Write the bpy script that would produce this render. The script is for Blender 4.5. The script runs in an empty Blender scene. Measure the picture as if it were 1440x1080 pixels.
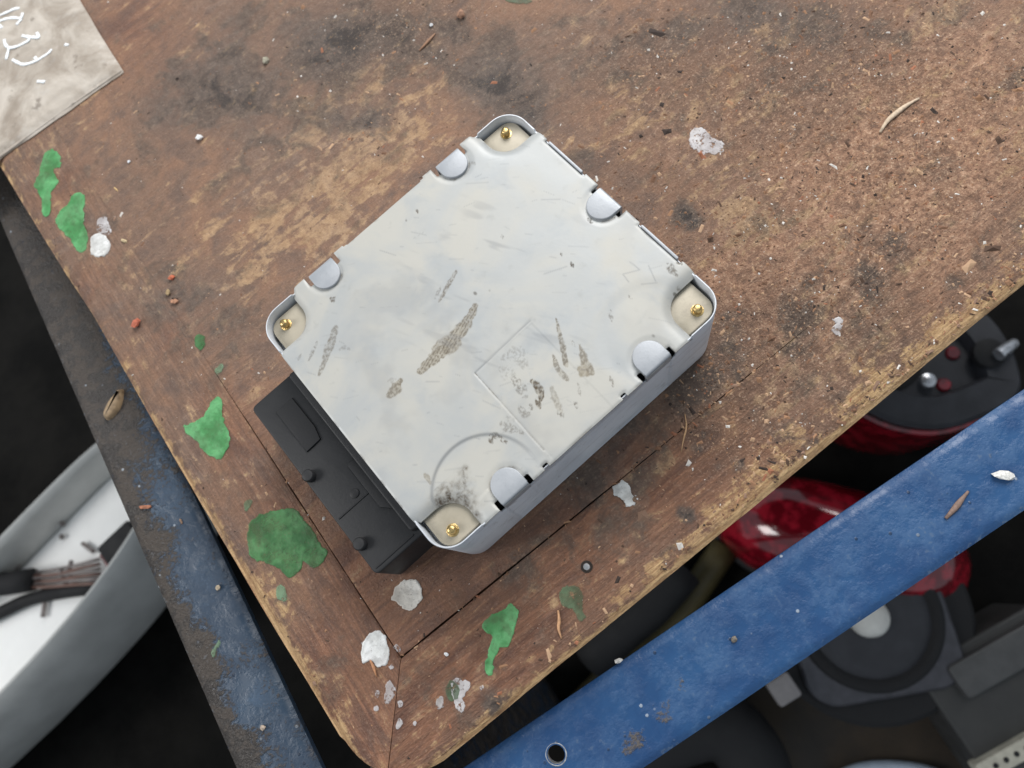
import bpy, bmesh, math, random
import numpy as np
from mathutils import Vector, Matrix
random.seed(7); rng = np.random.default_rng(7)
scn = bpy.context.scene
COL = scn.collection

# ------------------------------------------------------------------ camera, world, lamps, exposure
TOP = 0.50                                   # height of the wooden board's upper face above the floor (m)
ROT = np.array([[0.7461264364, -0.6427573701, -0.1736614639],      # camera right / up / back in world axes
                [0.6639173193,  0.6986344480,  0.2666902721],
                [-0.0500912570, -0.3142815159,  0.9480073812]])
CAM = np.array([-0.02121077, -0.10893889, 0.28535675 + TOP])
FPX = 1031.37                                # focal length in photo pixels (1440 wide)
cam_d = bpy.data.cameras.new('camera'); cam = bpy.data.objects.new('camera', cam_d); COL.objects.link(cam)
M = Matrix([list(ROT[:, i]) + [CAM[i]] for i in range(3)] + [[0, 0, 0, 1]])
cam.matrix_world = M
cam_d.sensor_width = 36; cam_d.lens = FPX / 1440 * 36
cam_d.clip_start = 0.01; cam_d.clip_end = 60
cam_d.dof.use_dof = True; cam_d.dof.focus_distance = 0.275; cam_d.dof.aperture_fstop = 11.0
scn.camera = cam
world = bpy.data.worlds.new('World'); scn.world = world; world.use_nodes = True
bg = world.node_tree.nodes['Background']
bg.inputs[0].default_value = (0.80, 0.90, 1.0, 1); bg.inputs[1].default_value = 0.46

def area(name, loc, target, size, power, color):
    l = bpy.data.lights.new(name, 'AREA'); l.shape = 'RECTANGLE'; l.size, l.size_y = size; l.energy = power; l.color = color
    o = bpy.data.objects.new(name, l); COL.objects.link(o); o.location = loc
    o.rotation_euler = (Vector(target) - Vector(loc)).to_track_quat('-Z', 'Y').to_euler()
    return o
# the open doorway / roof light of the workshop: large, soft, from beyond the top of the picture
area('doorway_light', (0.95, 0.70, TOP + 1.15), (0.08, 0.06, TOP), (1.1, 0.9), 31, (1.0, 0.98, 0.96))
area('side_light', (-1.7, 0.9, TOP + 1.5), (-0.1, 0.0, TOP), (0.9, 0.9), 26, (1.0, 0.98, 0.96))
scn.view_settings.view_transform = 'Standard'; scn.view_settings.look = 'None'
scn.view_settings.exposure = 0; scn.view_settings.gamma = 1
scn.view_settings.use_curve_mapping = False

# ------------------------------------------------------------------ helpers
def at(px, py, z=0.0):
    """photo pixel -> point on the level z metres above (below) the board's upper face"""
    d = ROT.T @ np.array([(px - 720) / FPX, -(py - 540) / FPX, -1.0])
    t = (TOP + z - CAM[2]) / d[2]
    p = CAM + t * d
    return np.array([p[0], p[1]])
def hsh(ix, iy, s):
    h = (ix.astype(np.int64) * 374761393 + iy.astype(np.int64) * 668265263 + s * 974634541) & 0x7fffffff
    h = ((h ^ (h >> 13)) * 1274126177) & 0x7fffffff
    return ((h ^ (h >> 16)) & 0xffff) / 65535.0
def vnoise(x, y, s=0):
    x = np.asarray(x, float); y = np.asarray(y, float)
    ix = np.floor(x); iy = np.floor(y); fx = x - ix; fy = y - iy
    fx = fx * fx * (3 - 2 * fx); fy = fy * fy * (3 - 2 * fy)
    a = hsh(ix, iy, s); b = hsh(ix + 1, iy, s); c = hsh(ix, iy + 1, s); d = hsh(ix + 1, iy + 1, s)
    return (a * (1 - fx) + b * fx) * (1 - fy) + (c * (1 - fx) + d * fx) * fy
def fbm(x, y, s=0, o=3):
    r = 0; a = 0.5; n = 0
    for i in range(o):
        r = r + a * vnoise(x * 2 ** i, y * 2 ** i, s + i); n += a; a *= 0.55
    return r / n
def sstep(a, b, x):
    t = np.clip((x - a) / (b - a), 0, 1); return t * t * (3 - 2 * t)
def tag(o, label=None, cat=None, group=None, kind=None):
    if label: o['label'] = label
    if cat: o['category'] = cat
    if group: o['group'] = group
    if kind: o['kind'] = kind
    return o
def thing(name, loc, label, cat, group=None, rz=0):
    o = bpy.data.objects.new(name, None); COL.objects.link(o); o.location = loc; o.rotation_euler = (0, 0, rz)
    o.empty_display_size = 0.02
    return tag(o, label, cat, group)
def obj(name, verts, faces, mat, parent=None, loc=(0, 0, 0), smooth=False, sharp=None):
    me = bpy.data.meshes.new(name)
    me.from_pydata([tuple(map(float, v)) for v in verts], [], [tuple(map(int, f)) for f in faces])
    me.materials.append(mat)
    if smooth:
        me.polygons.foreach_set('use_smooth', [True] * len(me.polygons))
        if sharp: me.set_sharp_from_angle(angle=math.radians(sharp))
    me.update()
    o = bpy.data.objects.new(name, me); COL.objects.link(o); o.location = loc
    if parent: o.parent = parent
    return o
def join(parts):
    V, F = [], []
    for v, f in parts:
        n = len(V); V += [tuple(a) for a in v]; F += [tuple(i + n for i in q) for q in f]
    return V, F
def box(x0, x1, y0, y1, z0, z1):
    v = [(x, y, z) for z in (z0, z1) for y in (y0, y1) for x in (x0, x1)]
    return v, [(0, 2, 3, 1), (4, 5, 7, 6), (0, 1, 5, 4), (2, 6, 7, 3), (0, 4, 6, 2), (1, 3, 7, 5)]
def rings(rs, cap0=True, cap1=True):
    """loft through rings of equal length (each counter-clockwise from above, going up)"""
    n = len(rs[0]); V = [p for r in rs for p in r]; F = []
    for k in range(len(rs) - 1):
        for i in range(n):
            j = (i + 1) % n
            F.append((k * n + i, k * n + j, (k + 1) * n + j, (k + 1) * n + i))
    if cap0: F.append(tuple(range(n - 1, -1, -1)))
    if cap1: F.append(tuple((len(rs) - 1) * n + i for i in range(n)))
    return V, F
def ccw(pts):
    p = np.array(pts, float)
    a = np.sum(p[:, 0] * np.roll(p[:, 1], -1) - np.roll(p[:, 0], -1) * p[:, 1])
    return p if a > 0 else p[::-1]
def inset(pts, d):
    p = np.array(pts, float); a = p - np.roll(p, 1, 0); b = np.roll(p, -1, 0) - p
    a /= np.linalg.norm(a, axis=1)[:, None] + 1e-12; b /= np.linalg.norm(b, axis=1)[:, None] + 1e-12
    na = np.stack([-a[:, 1], a[:, 0]], 1); nb = np.stack([-b[:, 1], b[:, 0]], 1)
    m = na + nb; m /= np.maximum(np.sum(m * na, 1), 0.45)[:, None]
    d = np.asarray(d, float)
    return p + m * (d[:, None] if d.ndim else d)
def lift(p2, z): return [(a[0], a[1], z) for a in p2]
def prism(pts, z0, z1, bev=0.0, seg=3):
    p = ccw(pts)
    rs = [lift(p, z0)]
    if bev > 0:
        for k in range(seg + 1):
            a = k / seg * math.pi / 2
            rs.append(lift(inset(p, bev * (1 - math.cos(a))), z1 - bev + bev * math.sin(a)))
    else: rs.append(lift(p, z1))
    return rings(rs)
def rrect(x0, x1, y0, y1, r, n=6):
    out = []
    for cx, cy, a0 in ((x1 - r, y1 - r, 0), (x0 + r, y1 - r, 90), (x0 + r, y0 + r, 180), (x1 - r, y0 + r, 270)):
        for k in range(n + 1):
            a = math.radians(a0 + 90 * k / n); out.append((cx + r * math.cos(a), cy + r * math.sin(a)))
    return out
def chaikin(pts, n=2):
    p = np.array(pts, float)
    for _ in range(n):
        q = np.roll(p, -1, 0); p = np.stack([.75 * p + .25 * q, .25 * p + .75 * q], 1).reshape(-1, p.shape[1])
    return p
def resample(pts, step, closed=False):
    p = np.array(pts, float)
    if closed: p = np.vstack([p, p[:1]])
    s = np.r_[0, np.cumsum(np.linalg.norm(np.diff(p, axis=0), axis=1))]
    n = max(2, int(s[-1] / step) + 1); t = np.linspace(0, s[-1], n)
    q = np.stack([np.interp(t, s, p[:, k]) for k in range(p.shape[1])], 1)
    return q[:-1] if closed else q
def smooth_line(pts, n=3):
    p = np.array(pts, float)
    for _ in range(n):
        a = .75 * p[:-1] + .25 * p[1:]; b = .25 * p[:-1] + .75 * p[1:]
        p = np.vstack([p[:1], np.stack([a, b], 1).reshape(-1, p.shape[1])[1:-1], p[-1:]])
    return p
def tube(path, r, n=8, flat=1.0):
    p = np.array(path, float); m = len(p); r = np.broadcast_to(np.asarray(r, float), (m,))
    V = []; t = np.gradient(p, axis=0)
    for i in range(m):
        d = t[i] / (np.linalg.norm(t[i]) + 1e-12)
        up = np.array([0, 0, 1.0]) if abs(d[2]) < .95 else np.array([1.0, 0, 0])
        s = np.cross(d, up); s /= np.linalg.norm(s); w = np.cross(s, d)
        for k in range(n):
            a = 2 * math.pi * k / n
            V.append(tuple(p[i] + r[i] * (math.cos(a) * s + flat * math.sin(a) * w)))
    F = [(i * n + k, i * n + (k + 1) % n, (i + 1) * n + (k + 1) % n, (i + 1) * n + k) for i in range(m - 1) for k in range(n)]
    F += [tuple(range(n))[::-1], tuple((m - 1) * n + k for k in range(n))]
    return V, F
def lathe(prof, n=32, cx=0, cy=0):
    return rings([[(cx + r * math.cos(2 * math.pi * k / n), cy + r * math.sin(2 * math.pi * k / n), z) for k in range(n)] for r, z in prof])
def chip(size, seed, flat=0.5, sub=1):
    """irregular crumb: a jittered icosphere"""
    bm = bmesh.new(); bmesh.ops.create_icosphere(bm, subdivisions=sub, radius=1)
    r = random.Random(seed)
    V = []
    for v in bm.verts:
        k = 0.72 + 0.5 * r.random(); V.append((v.co.x * k * size[0], v.co.y * k * size[1], v.co.z * k * size[2]))
    zmin = min(v[2] for v in V); V = [(a, b, c - zmin) for a, b, c in V]
    F = [tuple(v.index for v in f.verts) for f in bm.faces]; bm.free()
    return V, F
def points_attr(o, name, arr):
    me = o.data; at_ = me.attributes.new(name, 'FLOAT_COLOR', 'POINT')
    a = np.ones((len(me.vertices), 4), np.float32); a[:, :arr.shape[1]] = arr
    at_.data.foreach_set('color', a.ravel())

# ------------------------------------------------------------------ node helpers
def lin(r, g, b, k=1.0):
    f = lambda c: (c / 255 / 12.92 if c / 255 <= .04045 else ((c / 255 + .055) / 1.055) ** 2.4) * k
    return (f(r), f(g), f(b), 1)
class NT:
    def __init__(s, name):
        s.m = bpy.data.materials.new(name); s.m.use_nodes = True; s.t = s.m.node_tree
        s.b = s.t.nodes['Principled BSDF']; s.out = s.t.nodes['Material Output']
        s.co = s.t.nodes.new('ShaderNodeTexCoord').outputs['Object']
    def n(s, typ, **kw):
        x = s.t.nodes.new(typ)
        for k, v in kw.items(): setattr(x, k, v)
        return x
    def put(s, sock, v):
        if isinstance(v, bpy.types.NodeSocket): s.t.links.new(v, sock)
        else: sock.default_value = v
    def map(s, scale=(1, 1, 1), rot=(0, 0, 0), loc=(0, 0, 0), vec=None):
        x = s.n('ShaderNodeMapping'); s.put(x.inputs[0], vec or s.co)
        x.inputs['Scale'].default_value = scale; x.inputs['Rotation'].default_value = rot; x.inputs['Location'].default_value = loc
        return x.outputs[0]
    def noise(s, scale, detail=4, rough=.55, dist=0, vec=None):
        x = s.n('ShaderNodeTexNoise'); s.put(x.inputs['Vector'], vec or s.co)
        x.inputs['Scale'].default_value = scale; x.inputs['Detail'].default_value = detail
        x.inputs['Roughness'].default_value = rough; x.inputs['Distortion'].default_value = dist
        return x.outputs['Fac']
    def vor(s, scale, feat='F1', vec=None, out='Distance', rnd=1):
        x = s.n('ShaderNodeTexVoronoi', feature=feat); s.put(x.inputs['Vector'], vec or s.co)
        x.inputs['Scale'].default_value = scale; x.inputs['Randomness'].default_value = rnd
        return x.outputs[out]
    def math(s, op, a, b=0.0, clamp=False):
        x = s.n('ShaderNodeMath', operation=op, use_clamp=clamp); s.put(x.inputs[0], a); s.put(x.inputs[1], b); return x.outputs[0]
    def step(s, v, a, b, lo=0.0, hi=1.0):
        x = s.n('ShaderNodeMapRange', interpolation_type='SMOOTHSTEP'); s.put(x.inputs[0], v)
        for i, q in enumerate((a, b, lo, hi)): x.inputs[1 + i].default_value = q
        return x.outputs[0]
    def mix(s, f, a, b, mode='MIX'):
        x = s.n('ShaderNodeMix', data_type='RGBA', blend_type=mode); s.put(x.inputs[0], f); s.put(x.inputs[6], a); s.put(x.inputs[7], b); return x.outputs[2]
    def attr(s, name):
        x = s.n('ShaderNodeAttribute', attribute_name=name); y = s.n('ShaderNodeSeparateColor'); s.t.links.new(x.outputs['Color'], y.inputs[0])
        return y.outputs[0], y.outputs[1], y.outputs[2], x.outputs['Color']
    def bump(s, h, strength=.5, dist=.0005, prev=None):
        x = s.n('ShaderNodeBump'); s.put(x.inputs['Height'], h); x.inputs['Strength'].default_value = strength; x.inputs['Distance'].default_value = dist
        if prev is not None: s.t.links.new(prev, x.inputs['Normal'])
        return x.outputs[0]
    def done(s, col=None, rough=None, normal=None, metal=None, spec=None, **kw):
        if col is not None: s.put(s.b.inputs['Base Color'], col)
        if rough is not None: s.put(s.b.inputs['Roughness'], rough)
        if metal is not None: s.put(s.b.inputs['Metallic'], metal)
        if spec is not None: s.put(s.b.inputs['Specular IOR Level'], spec)
        if normal is not None: s.t.links.new(normal, s.b.inputs['Normal'])
        for k, v in kw.items(): s.put(s.b.inputs[k], v)
        return s.m
def simple(name, c, rough=.5, metal=0.0, var=.25, nscale=120, bump=.2, bdist=.0004, **kw):
    t = NT(name); f = t.noise(nscale, 5, .6)
    c2 = tuple(x * (1 - var) for x in c[:3]) + (1,); c1 = tuple(min(1, x * (1 + var)) for x in c[:3]) + (1,)
    col = t.mix(t.step(f, .3, .7), c2, c1)
    return t.done(col, t.step(t.noise(nscale * .5, 3), .3, .7, max(.02, rough - .1), min(1, rough + .12)), t.bump(t.noise(nscale * 3, 4), bump, bdist), metal, **kw)

K = 0.86      # albedo for a displayed colour under this light
TH = math.radians(-3.0802)                       # board direction in the world
U = np.array([math.cos(TH), math.sin(TH)]); Vv = np.array([-math.sin(TH), math.cos(TH)])
TC = np.array([-0.10832, -0.06691])              # where the seams of the board meet
E1, E2 = 0.0385, 0.0350                          # widths of the two edging boards

KW = 1.12
def wood(name, grain_angle, edge=False):
    t = NT(name)
    a1, a2, a3, _ = t.attr('wear'); b1, b2, b3, _ = t.attr('tone')      # tan, dark, crust / raw, red, pink
    C = lambda r, g, b: lin(r, g, b, KW)
    al = t.map((1, 1, 1), (0, 0, -grain_angle))
    st = t.map((26, 120, 60), vec=al); st2 = t.map((70, 900, 300), vec=al)
    con = lambda v, a=.36, b=.64: t.step(v, a, b)
    n_big = con(t.noise(15, 7, .62, .5)); n_mid = con(t.noise(55, 8, .66, .5)); n_m2 = con(t.noise(115, 8, .66, .4, t.map(loc=(4, 2, 1)))); n_fine = con(t.noise(300, 8, .74, .15), .33, .67); n_vf = con(t.noise(1100, 4, .65))
    g1 = con(t.noise(1.0, 7, .64, .9, st)); g2 = con(t.noise(1.0, 5, .66, .3, st2))
    sub = lambda v, k: t.math('MULTIPLY', t.math('SUBTRACT', v, .5), k)
    add = lambda *v: v[0] if len(v) == 1 else t.math('ADD', v[0], add(*v[1:]))
    base = t.mix(n_mid, C(100, 78, 65), C(138, 104, 82))
    base = t.mix(t.math('MULTIPLY', b2, t.step(n_big, 0, 1, .6, 1.0)), base, t.mix(g1, C(94, 58, 42), C(142, 92, 64)))
    base = t.mix(t.math('MULTIPLY', b3, t.step(n_m2, 0, .9, .45, 1.0)), base, t.mix(n_fine, C(152, 112, 88), C(188, 146, 117)))
    base = t.mix(t.math('MULTIPLY', g1, .22), base, C(160, 122, 92))
    base = t.mix(t.math('MULTIPLY', g2, .16 if not edge else .38), base, C(74, 52, 40))
    # worn tan wood showing through the dirt, broken by the grain
    tsel = add(t.math('MULTIPLY', a1, .62), sub(n_m2, .50), sub(g1, .62), sub(n_fine, .10))
    base = t.mix(t.step(tsel, .22, .62, 0, .85), base, t.mix(n_fine, C(148, 116, 86), C(174, 142, 106)))
    # pale dust haze in drifts
    base = t.mix(t.step(add(sub(n_big, .5), sub(n_m2, .4), sub(n_fine, .06)), .05, .55, 0, .24), base, C(156, 134, 116))
    # grey-brown ingrained dirt and dark oil
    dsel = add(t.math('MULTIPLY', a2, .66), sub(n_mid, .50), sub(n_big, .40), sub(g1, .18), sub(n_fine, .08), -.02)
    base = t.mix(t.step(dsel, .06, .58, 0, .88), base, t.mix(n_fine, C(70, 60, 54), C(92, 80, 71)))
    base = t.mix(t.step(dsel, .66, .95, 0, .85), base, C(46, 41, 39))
    # raw split wood by the edges
    rsel = add(b1, sub(n_m2, .55), sub(g1, .40), sub(n_fine, .2))
    base = t.mix(t.step(rsel, .34, .80, 0, .85), base, t.mix(g2, C(150, 114, 76), C(198, 164, 118)))
    # fine dark and pale mottling, stronger where the surface is crusted
    k = t.math('MULTIPLY', t.math('ADD', .16, t.math('MULTIPLY', a3, .34), True), t.math('SUBTRACT', 1.0, t.math('MULTIPLY', b2, .5)))
    base = t.mix(t.math('MULTIPLY', t.step(n_fine, .05, .42, 1, 0), k), base, C(62, 47, 38))
    base = t.mix(t.math('MULTIPLY', t.step(add(sub(n_vf, 1), sub(n_fine, .5)), .2, .7), t.math('ADD', .12, t.math('MULTIPLY', a3, .42), True)), base, C(206, 176, 148))
    base = t.mix(t.step(n_vf, .0, .3, .16, 0), base, C(58, 44, 36))
    h = add(t.math('MULTIPLY', n_fine, t.math('ADD', .22, t.math('MULTIPLY', a3, .55))), t.math('MULTIPLY', n_m2, .28), t.math('MULTIPLY', g2, .14 if not edge else .25), t.math('MULTIPLY', n_vf, .10))
    nb = t.bump(h, .8, .0011)
    rgh = t.step(t.math('ADD', n_mid, t.math('MULTIPLY', a3, .3)), 0, 1.1, .40, .74)
    return t.done(base, rgh, nb, spec=.5)
WOOD_P = wood('worn_wood_panel', TH)
WOOD_U = wood('worn_wood_edging', TH, True)
WOOD_V = wood('worn_wood_edging_side', TH + math.pi / 2, True)

# ------------------------------------------------------------------ the floor
floor_m = simple('oily_floor', (0.006, 0.0056, 0.005, 1), .9, var=.6, nscale=14, bump=.5, bdist=.004, spec=.12)
fl = obj('floor', *box(-3, 3, -3, 3, -0.05, 0), floor_m); tag(fl, 'dark oil-stained workshop floor under the bench', kind='structure')

# ------------------------------------------------------------------ wooden board: panel and two mitred edging boards
TAN = [(430,150,42,.8),(520,118,36,.7),(480,240,58,1.),(390,310,55,.75),(560,190,40,.9),(600,112,34,.7),(350,385,38,.4),(300,330,30,.4),(455,330,50,.7),
       (1010,265,60,.6),(1060,330,50,.7),(905,190,60,.35),(1150,310,70,.4),(880,140,40,.5),(1050,140,40,.5),(1330,40,70,.5),(1120,60,40,.5),(1100,560,60,.5),(1230,470,60,.4)]
DARK = [(340,150,110,.15),(500,60,110,.45),(700,80,100,.45),(350,450,70,.4),(860,130,120,.2),(1100,40,150,.3),(1000,500,70,.25),(250,110,60,.3),(560,960,40,.2),(740,780,60,.3),(200,40,60,.3),(250,150,60,.4),(330,140,60,.5),(300,60,60,.45),(450,60,80,.8),(560,50,60,.7),(640,50,40,.4),(690,110,40,.75),(740,165,35,.9),(520,170,22,.8),(470,165,20,.6),
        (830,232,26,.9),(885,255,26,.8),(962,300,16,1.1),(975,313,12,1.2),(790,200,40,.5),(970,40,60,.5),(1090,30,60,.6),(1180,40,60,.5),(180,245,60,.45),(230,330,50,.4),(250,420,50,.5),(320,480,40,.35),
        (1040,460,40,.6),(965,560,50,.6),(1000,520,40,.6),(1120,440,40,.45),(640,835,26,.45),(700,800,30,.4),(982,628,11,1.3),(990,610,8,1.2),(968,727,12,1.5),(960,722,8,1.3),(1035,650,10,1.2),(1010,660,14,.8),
        (1260,345,26,.7),(1215,390,22,.7),(1390,370,30,.6),(1340,400,24,.6),(640,1000,18,.4),(690,985,16,.9),(700,1000,12,.8),(480,905,22,.5),(380,790,16,.5),(395,850,14,.6),(870,590,60,.5),(780,700,60,.4),(1270,560,30,.6),(1150,640,24,.7),(1110,660,24,.6),(470,70,40,.5)]
CRUST = [(1100,150,150,.8),(1260,300,150,1.),(1050,420,110,.8),(1330,130,150,1.),(1200,480,110,.8),(900,100,110,.5),(1050,600,90,.6),(560,40,90,.5)]
REDD = [(500,1000,110,.8),(560,1040,80,.6),(300,560,40,.5),(600,850,120,1.),(800,760,110,1.),(900,650,70,.6),(520,780,60,.8),(330,620,50,.8),(400,720,60,.9),(700,900,80,1.),(240,470,40,.6),(450,560,50,.5),(980,690,80,.7),(1100,620,70,.5),(80,260,40,.8),(120,400,40,.5),(200,60,70,.5),(180,20,50,.4),(480,950,90,1.)]
PINK = [(1200,260,140,.9),(1350,180,140,1.),(1150,400,90,.9),(1330,340,90,.8),(1030,340,60,.6),(1120,500,80,.7),(1020,400,40,.7),(1380,60,90,.7),(960,200,60,.4)]
def blobs(x, y, lst, sx=1.0):
    r = np.zeros_like(x)
    for px, py, rad, s in lst:
        c = at(px, py); q = at(px + rad, py); k = np.linalg.norm(q - c) ** 2
        r = r + s * np.exp(-((x - c[0]) ** 2 + (y - c[1]) ** 2) / k)
    return np.clip(r, 0, 1.6)
def paint_wood(o, off, raw):
    n = len(o.data.vertices); c = np.empty(n * 3); o.data.vertices.foreach_get('co', c); c = c.reshape(-1, 3)
    x, y = c[:, 0] + off[0], c[:, 1] + off[1]
    points_attr(o, 'wear', np.stack([blobs(x, y, TAN), blobs(x, y, DARK), blobs(x, y, CRUST)], 1))
    points_attr(o, 'tone', np.stack([raw(x, y), np.clip(blobs(x, y, REDD), 0, 1), np.clip(blobs(x, y, PINK), 0, 1)], 1))
LU, LV, THICK = 0.62, 0.62, 0.020
RC = 0.030                                              # rounding of the board's corner
def uv(p): return TC + p[..., :1] * U + p[..., 1:2] * Vv
board = thing('wooden_board', (TC[0], TC[1], TOP), 'worn brown wooden board with paint splashes lying askew on the blue frame', 'board')
def raw_edge(x, y):
    p = np.stack([x - TC[0], y - TC[1]], 1); u, v = p @ U, p @ Vv
    dr = v + E1; dl = u + E2
    r = .55 * np.exp(-(dr / .014) ** 2) * (u > -.02) * (0.5 + .8 * sstep(.02, .2, u)) + .9 * np.exp(-(dr / .0020) ** 2) + .55 * np.exp(-(dl / .0035) ** 2)
    return np.clip(r + .30 * (u < 0) * (1 - sstep(.05, .2, v)) * np.exp(-(dl / .016) ** 2), 0, 1.1)
def sheet(name, G, mat, zedge=None):
    """G: (n,m,2) grid of board coordinates -> closed slab with its upper face relieved"""
    n, m = G.shape[:2]; P = uv(G) - TC; u, v = G[..., 0], G[..., 1]
    X, Y = P[..., 0] + TC[0], P[..., 1] + TC[1]
    z = (fbm(X * 90, Y * 90, 3, 4) - .5) * .00020 + (fbm(X * 400, Y * 400, 11, 2) - .5) * .00010
    d = np.minimum(u + E2, v + E1)                       # distance from the outer edge
    z = z - .0022 * np.exp(-(np.maximum(d, 0) / .0022) ** 1.3)
    if zedge is not None: z = z + zedge(u, v)
    V = np.concatenate([P.reshape(-1, 2), z.reshape(-1, 1)], 1)
    idx = np.arange(n * m).reshape(n, m); F = []
    a, b, c, e = idx[:-1, :-1].ravel(), idx[1:, :-1].ravel(), idx[1:, 1:].ravel(), idx[:-1, 1:].ravel()
    F = np.stack([a, b, c, e], 1)
    rim = np.concatenate([idx[:, 0], idx[-1, 1:], idx[-2::-1, -1], idx[0, -2:0:-1]])
    k = len(rim); low = V[rim].copy(); low[:, 2] = -THICK; base = len(V); V = np.vstack([V, low])
    nx = np.roll(np.arange(k), -1)
    S = np.stack([rim, base + np.arange(k), base + nx, rim[nx]], 1)
    # orientation of the grid decides winding
    p0, p1, p2 = V[a[0]], V[b[0]], V[c[0]]
    if np.cross(p1 - p0, p2 - p0)[2] < 0: F = F[:, ::-1]; S = S[:, ::-1]
    me = bpy.data.meshes.new(name); me.from_pydata(V.tolist(), [], F.tolist() + S.tolist())
    me.materials.append(mat); me.polygons.foreach_set('use_smooth', [True] * len(me.polygons)); me.set_sharp_from_angle(angle=math.radians(50))
    o = bpy.data.objects.new(name, me); COL.objects.link(o); o.parent = board
    paint_wood(o, TC, raw_edge)
    return o
def gap_u(s): return .00006 + .00030 * (1 - sstep(.05, .16, s)) + .00035 * (vnoise(s * 160, s * 0, 5)) * (1 - sstep(.14, .26, s))
def gap_v(s): return .00006 + .00026 * (1 - sstep(.10, .17, s)) + .00025 * (vnoise(s * 150, s * 0, 8)) * (1 - sstep(.1, .2, s))
du = np.r_[0, np.cumsum(np.r_[[.0008] * 4, np.full(260, .0023)])]; du = du[du < LU]
dv = np.r_[0, np.cumsum(np.r_[[.0008] * 4, np.full(260, .0023)])]; dv = dv[dv < LV]
GU, GV = np.meshgrid(du, dv, indexing='ij'); G = np.stack([GU, GV], -1)
fade_u = np.clip(1 - GU / .004, 0, 1); fade_v = np.clip(1 - GV / .004, 0, 1)
G[..., 0] += gap_v(GV) * fade_u; G[..., 1] += gap_u(GU) * fade_v
seam_z = lambda u, v: -.0005 * np.exp(-(np.abs(v) / .0007) ** 2) * (1 - sstep(.08, .22, u)) * (u > -.001) - .0004 * np.exp(-(np.abs(u) / .0006) ** 2) * (1 - sstep(.1, .2, v)) * (v > -.001)
sheet('panel', G, WOOD_P, seam_z)
def corner_round(G):
    cx, cy = -E2 + RC, -E1 + RC
    dx, dy = G[..., 0] - cx, G[..., 1] - cy
    r = np.hypot(dx, dy); k = (dx < 0) & (dy < 0) & (r > RC)
    f = np.where(k, RC / np.maximum(r, 1e-9), 1.0)
    G[..., 0] = cx + dx * f; G[..., 1] = cy + dy * f
    return G
across = np.r_[0, .0004, .0009, .0016, .0025, .004, .006, .0085, .011, .014, .017, .020, .023, .026, .029, .031, .0325, .0336, .0344, .035]
# side board (runs along V, left of the seam)
s = across / .035; tt = np.linspace(0, 1, 260)
UU = -E2 + s * E2; Gv = np.zeros((len(s), len(tt), 2))
for i, q in enumerate(s):
    u0 = UU[i]; v0 = u0 * E1 / E2
    vv = v0 + (LV - v0) * tt
    Gv[i, :, 0] = u0 - (1 - q) ** 3 * ((fbm(vv * 14, vv * 0 + 3, 21, 3) - .5) * .0040); Gv[i, :, 1] = vv
    Gv[i, :, 0] -= (gap_v(np.maximum(vv, 0)) * .2) * (q > .99)
Gv[:, 0, 0] -= .00012
sheet('edging_board', corner_round(Gv), WOOD_V, seam_z)
s = across / .035
Gu = np.zeros((len(s), len(tt), 2))
for i, q in enumerate(s):
    v0 = -E1 + q * E1; u0 = v0 * E2 / E1
    u_ = u0 + (LU - u0) * tt
    Gu[i, :, 1] = v0 - (1 - q) ** 3 * ((fbm(u_ * 12, u_ * 0 + 7, 31, 4) - .5) * .0012); Gu[i, :, 0] = u_
    Gu[i, :, 1] -= gap_u(np.maximum(u_, 0)) * .2 * (q > .99)
Gu[:, 0, 0] += .00022
sheet('edging_board', corner_round(Gu), WOOD_U, seam_z)

# ------------------------------------------------------------------ paint splashes on the board (thin dried paint, parts of the board)
def paint(name, c, c2, wear, op=1.0):
    t = NT(name)
    f = t.noise(300, 5, .65); g = t.noise(900, 4, .7); h = t.noise(90, 4, .6)
    col = t.mix(t.step(h, .4, .6), c, c2)
    col = t.mix(t.step(f, .5, .66, 0, .40), col, tuple(x * .6 for x in c[:3]) + (1,))
    col = t.mix(t.step(t.noise(1400, 3, .6), .60, .72, 0, .5), col, lin(110, 90, 72, K)); col = t.mix(t.step(t.noise(40, 4, .6, .5), .52, .66, 0, .35), col, lin(96, 84, 66, K))
    t.done(col, .5, t.bump(t.math('ADD', f, h), .5, .0006), spec=.4)
    # worn-through places
    e_, _, _, _ = t.attr('edge')
    a = t.step(t.math('ADD', t.math('MULTIPLY', f, .6), t.math('MULTIPLY', g, .4)), wear, wear + .07, 1, 0)
    a = t.math('MULTIPLY', a, t.step(t.math('ADD', e_, t.math('MULTIPLY', t.math('SUBTRACT', t.math('ADD', t.math('MULTIPLY', f, .5), t.math('MULTIPLY', h, .5)), .5), 1.6)), .10, .30))
    a = t.math('MULTIPLY', a, t.step(t.noise(130, 5, .65, .3, t.map(loc=(7, 3, 2))), .38, .62, op * .72, op))
    t.put(t.b.inputs['Alpha'], a)
    return t.m
GREEN = paint('dried_green_paint', lin(76, 148, 86, K), lin(106, 178, 116, K), .64)
GREEN_D = paint('dried_dark_green_paint', lin(54, 108, 58, K), lin(84, 142, 86, K), .63, .95)
GREEN_F = paint('faded_green_paint', lin(82, 104, 76, K), lin(110, 138, 104, K), .56, .7)
GREEN_P = paint('pale_green_smear', lin(120, 160, 124, K), lin(140, 176, 140, K), .57, .7)
WHITE = paint('dried_white_paint', lin(232, 232, 228, K), lin(250, 250, 248, K), .72)
WHITE_D = paint('dirty_white_paint', lin(232, 224, 212, K), lin(250, 244, 234, K), .62)
WHITE_W = paint('worn_white_paint', lin(206, 200, 200, K), lin(236, 232, 232, K), .515, .78)
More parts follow.
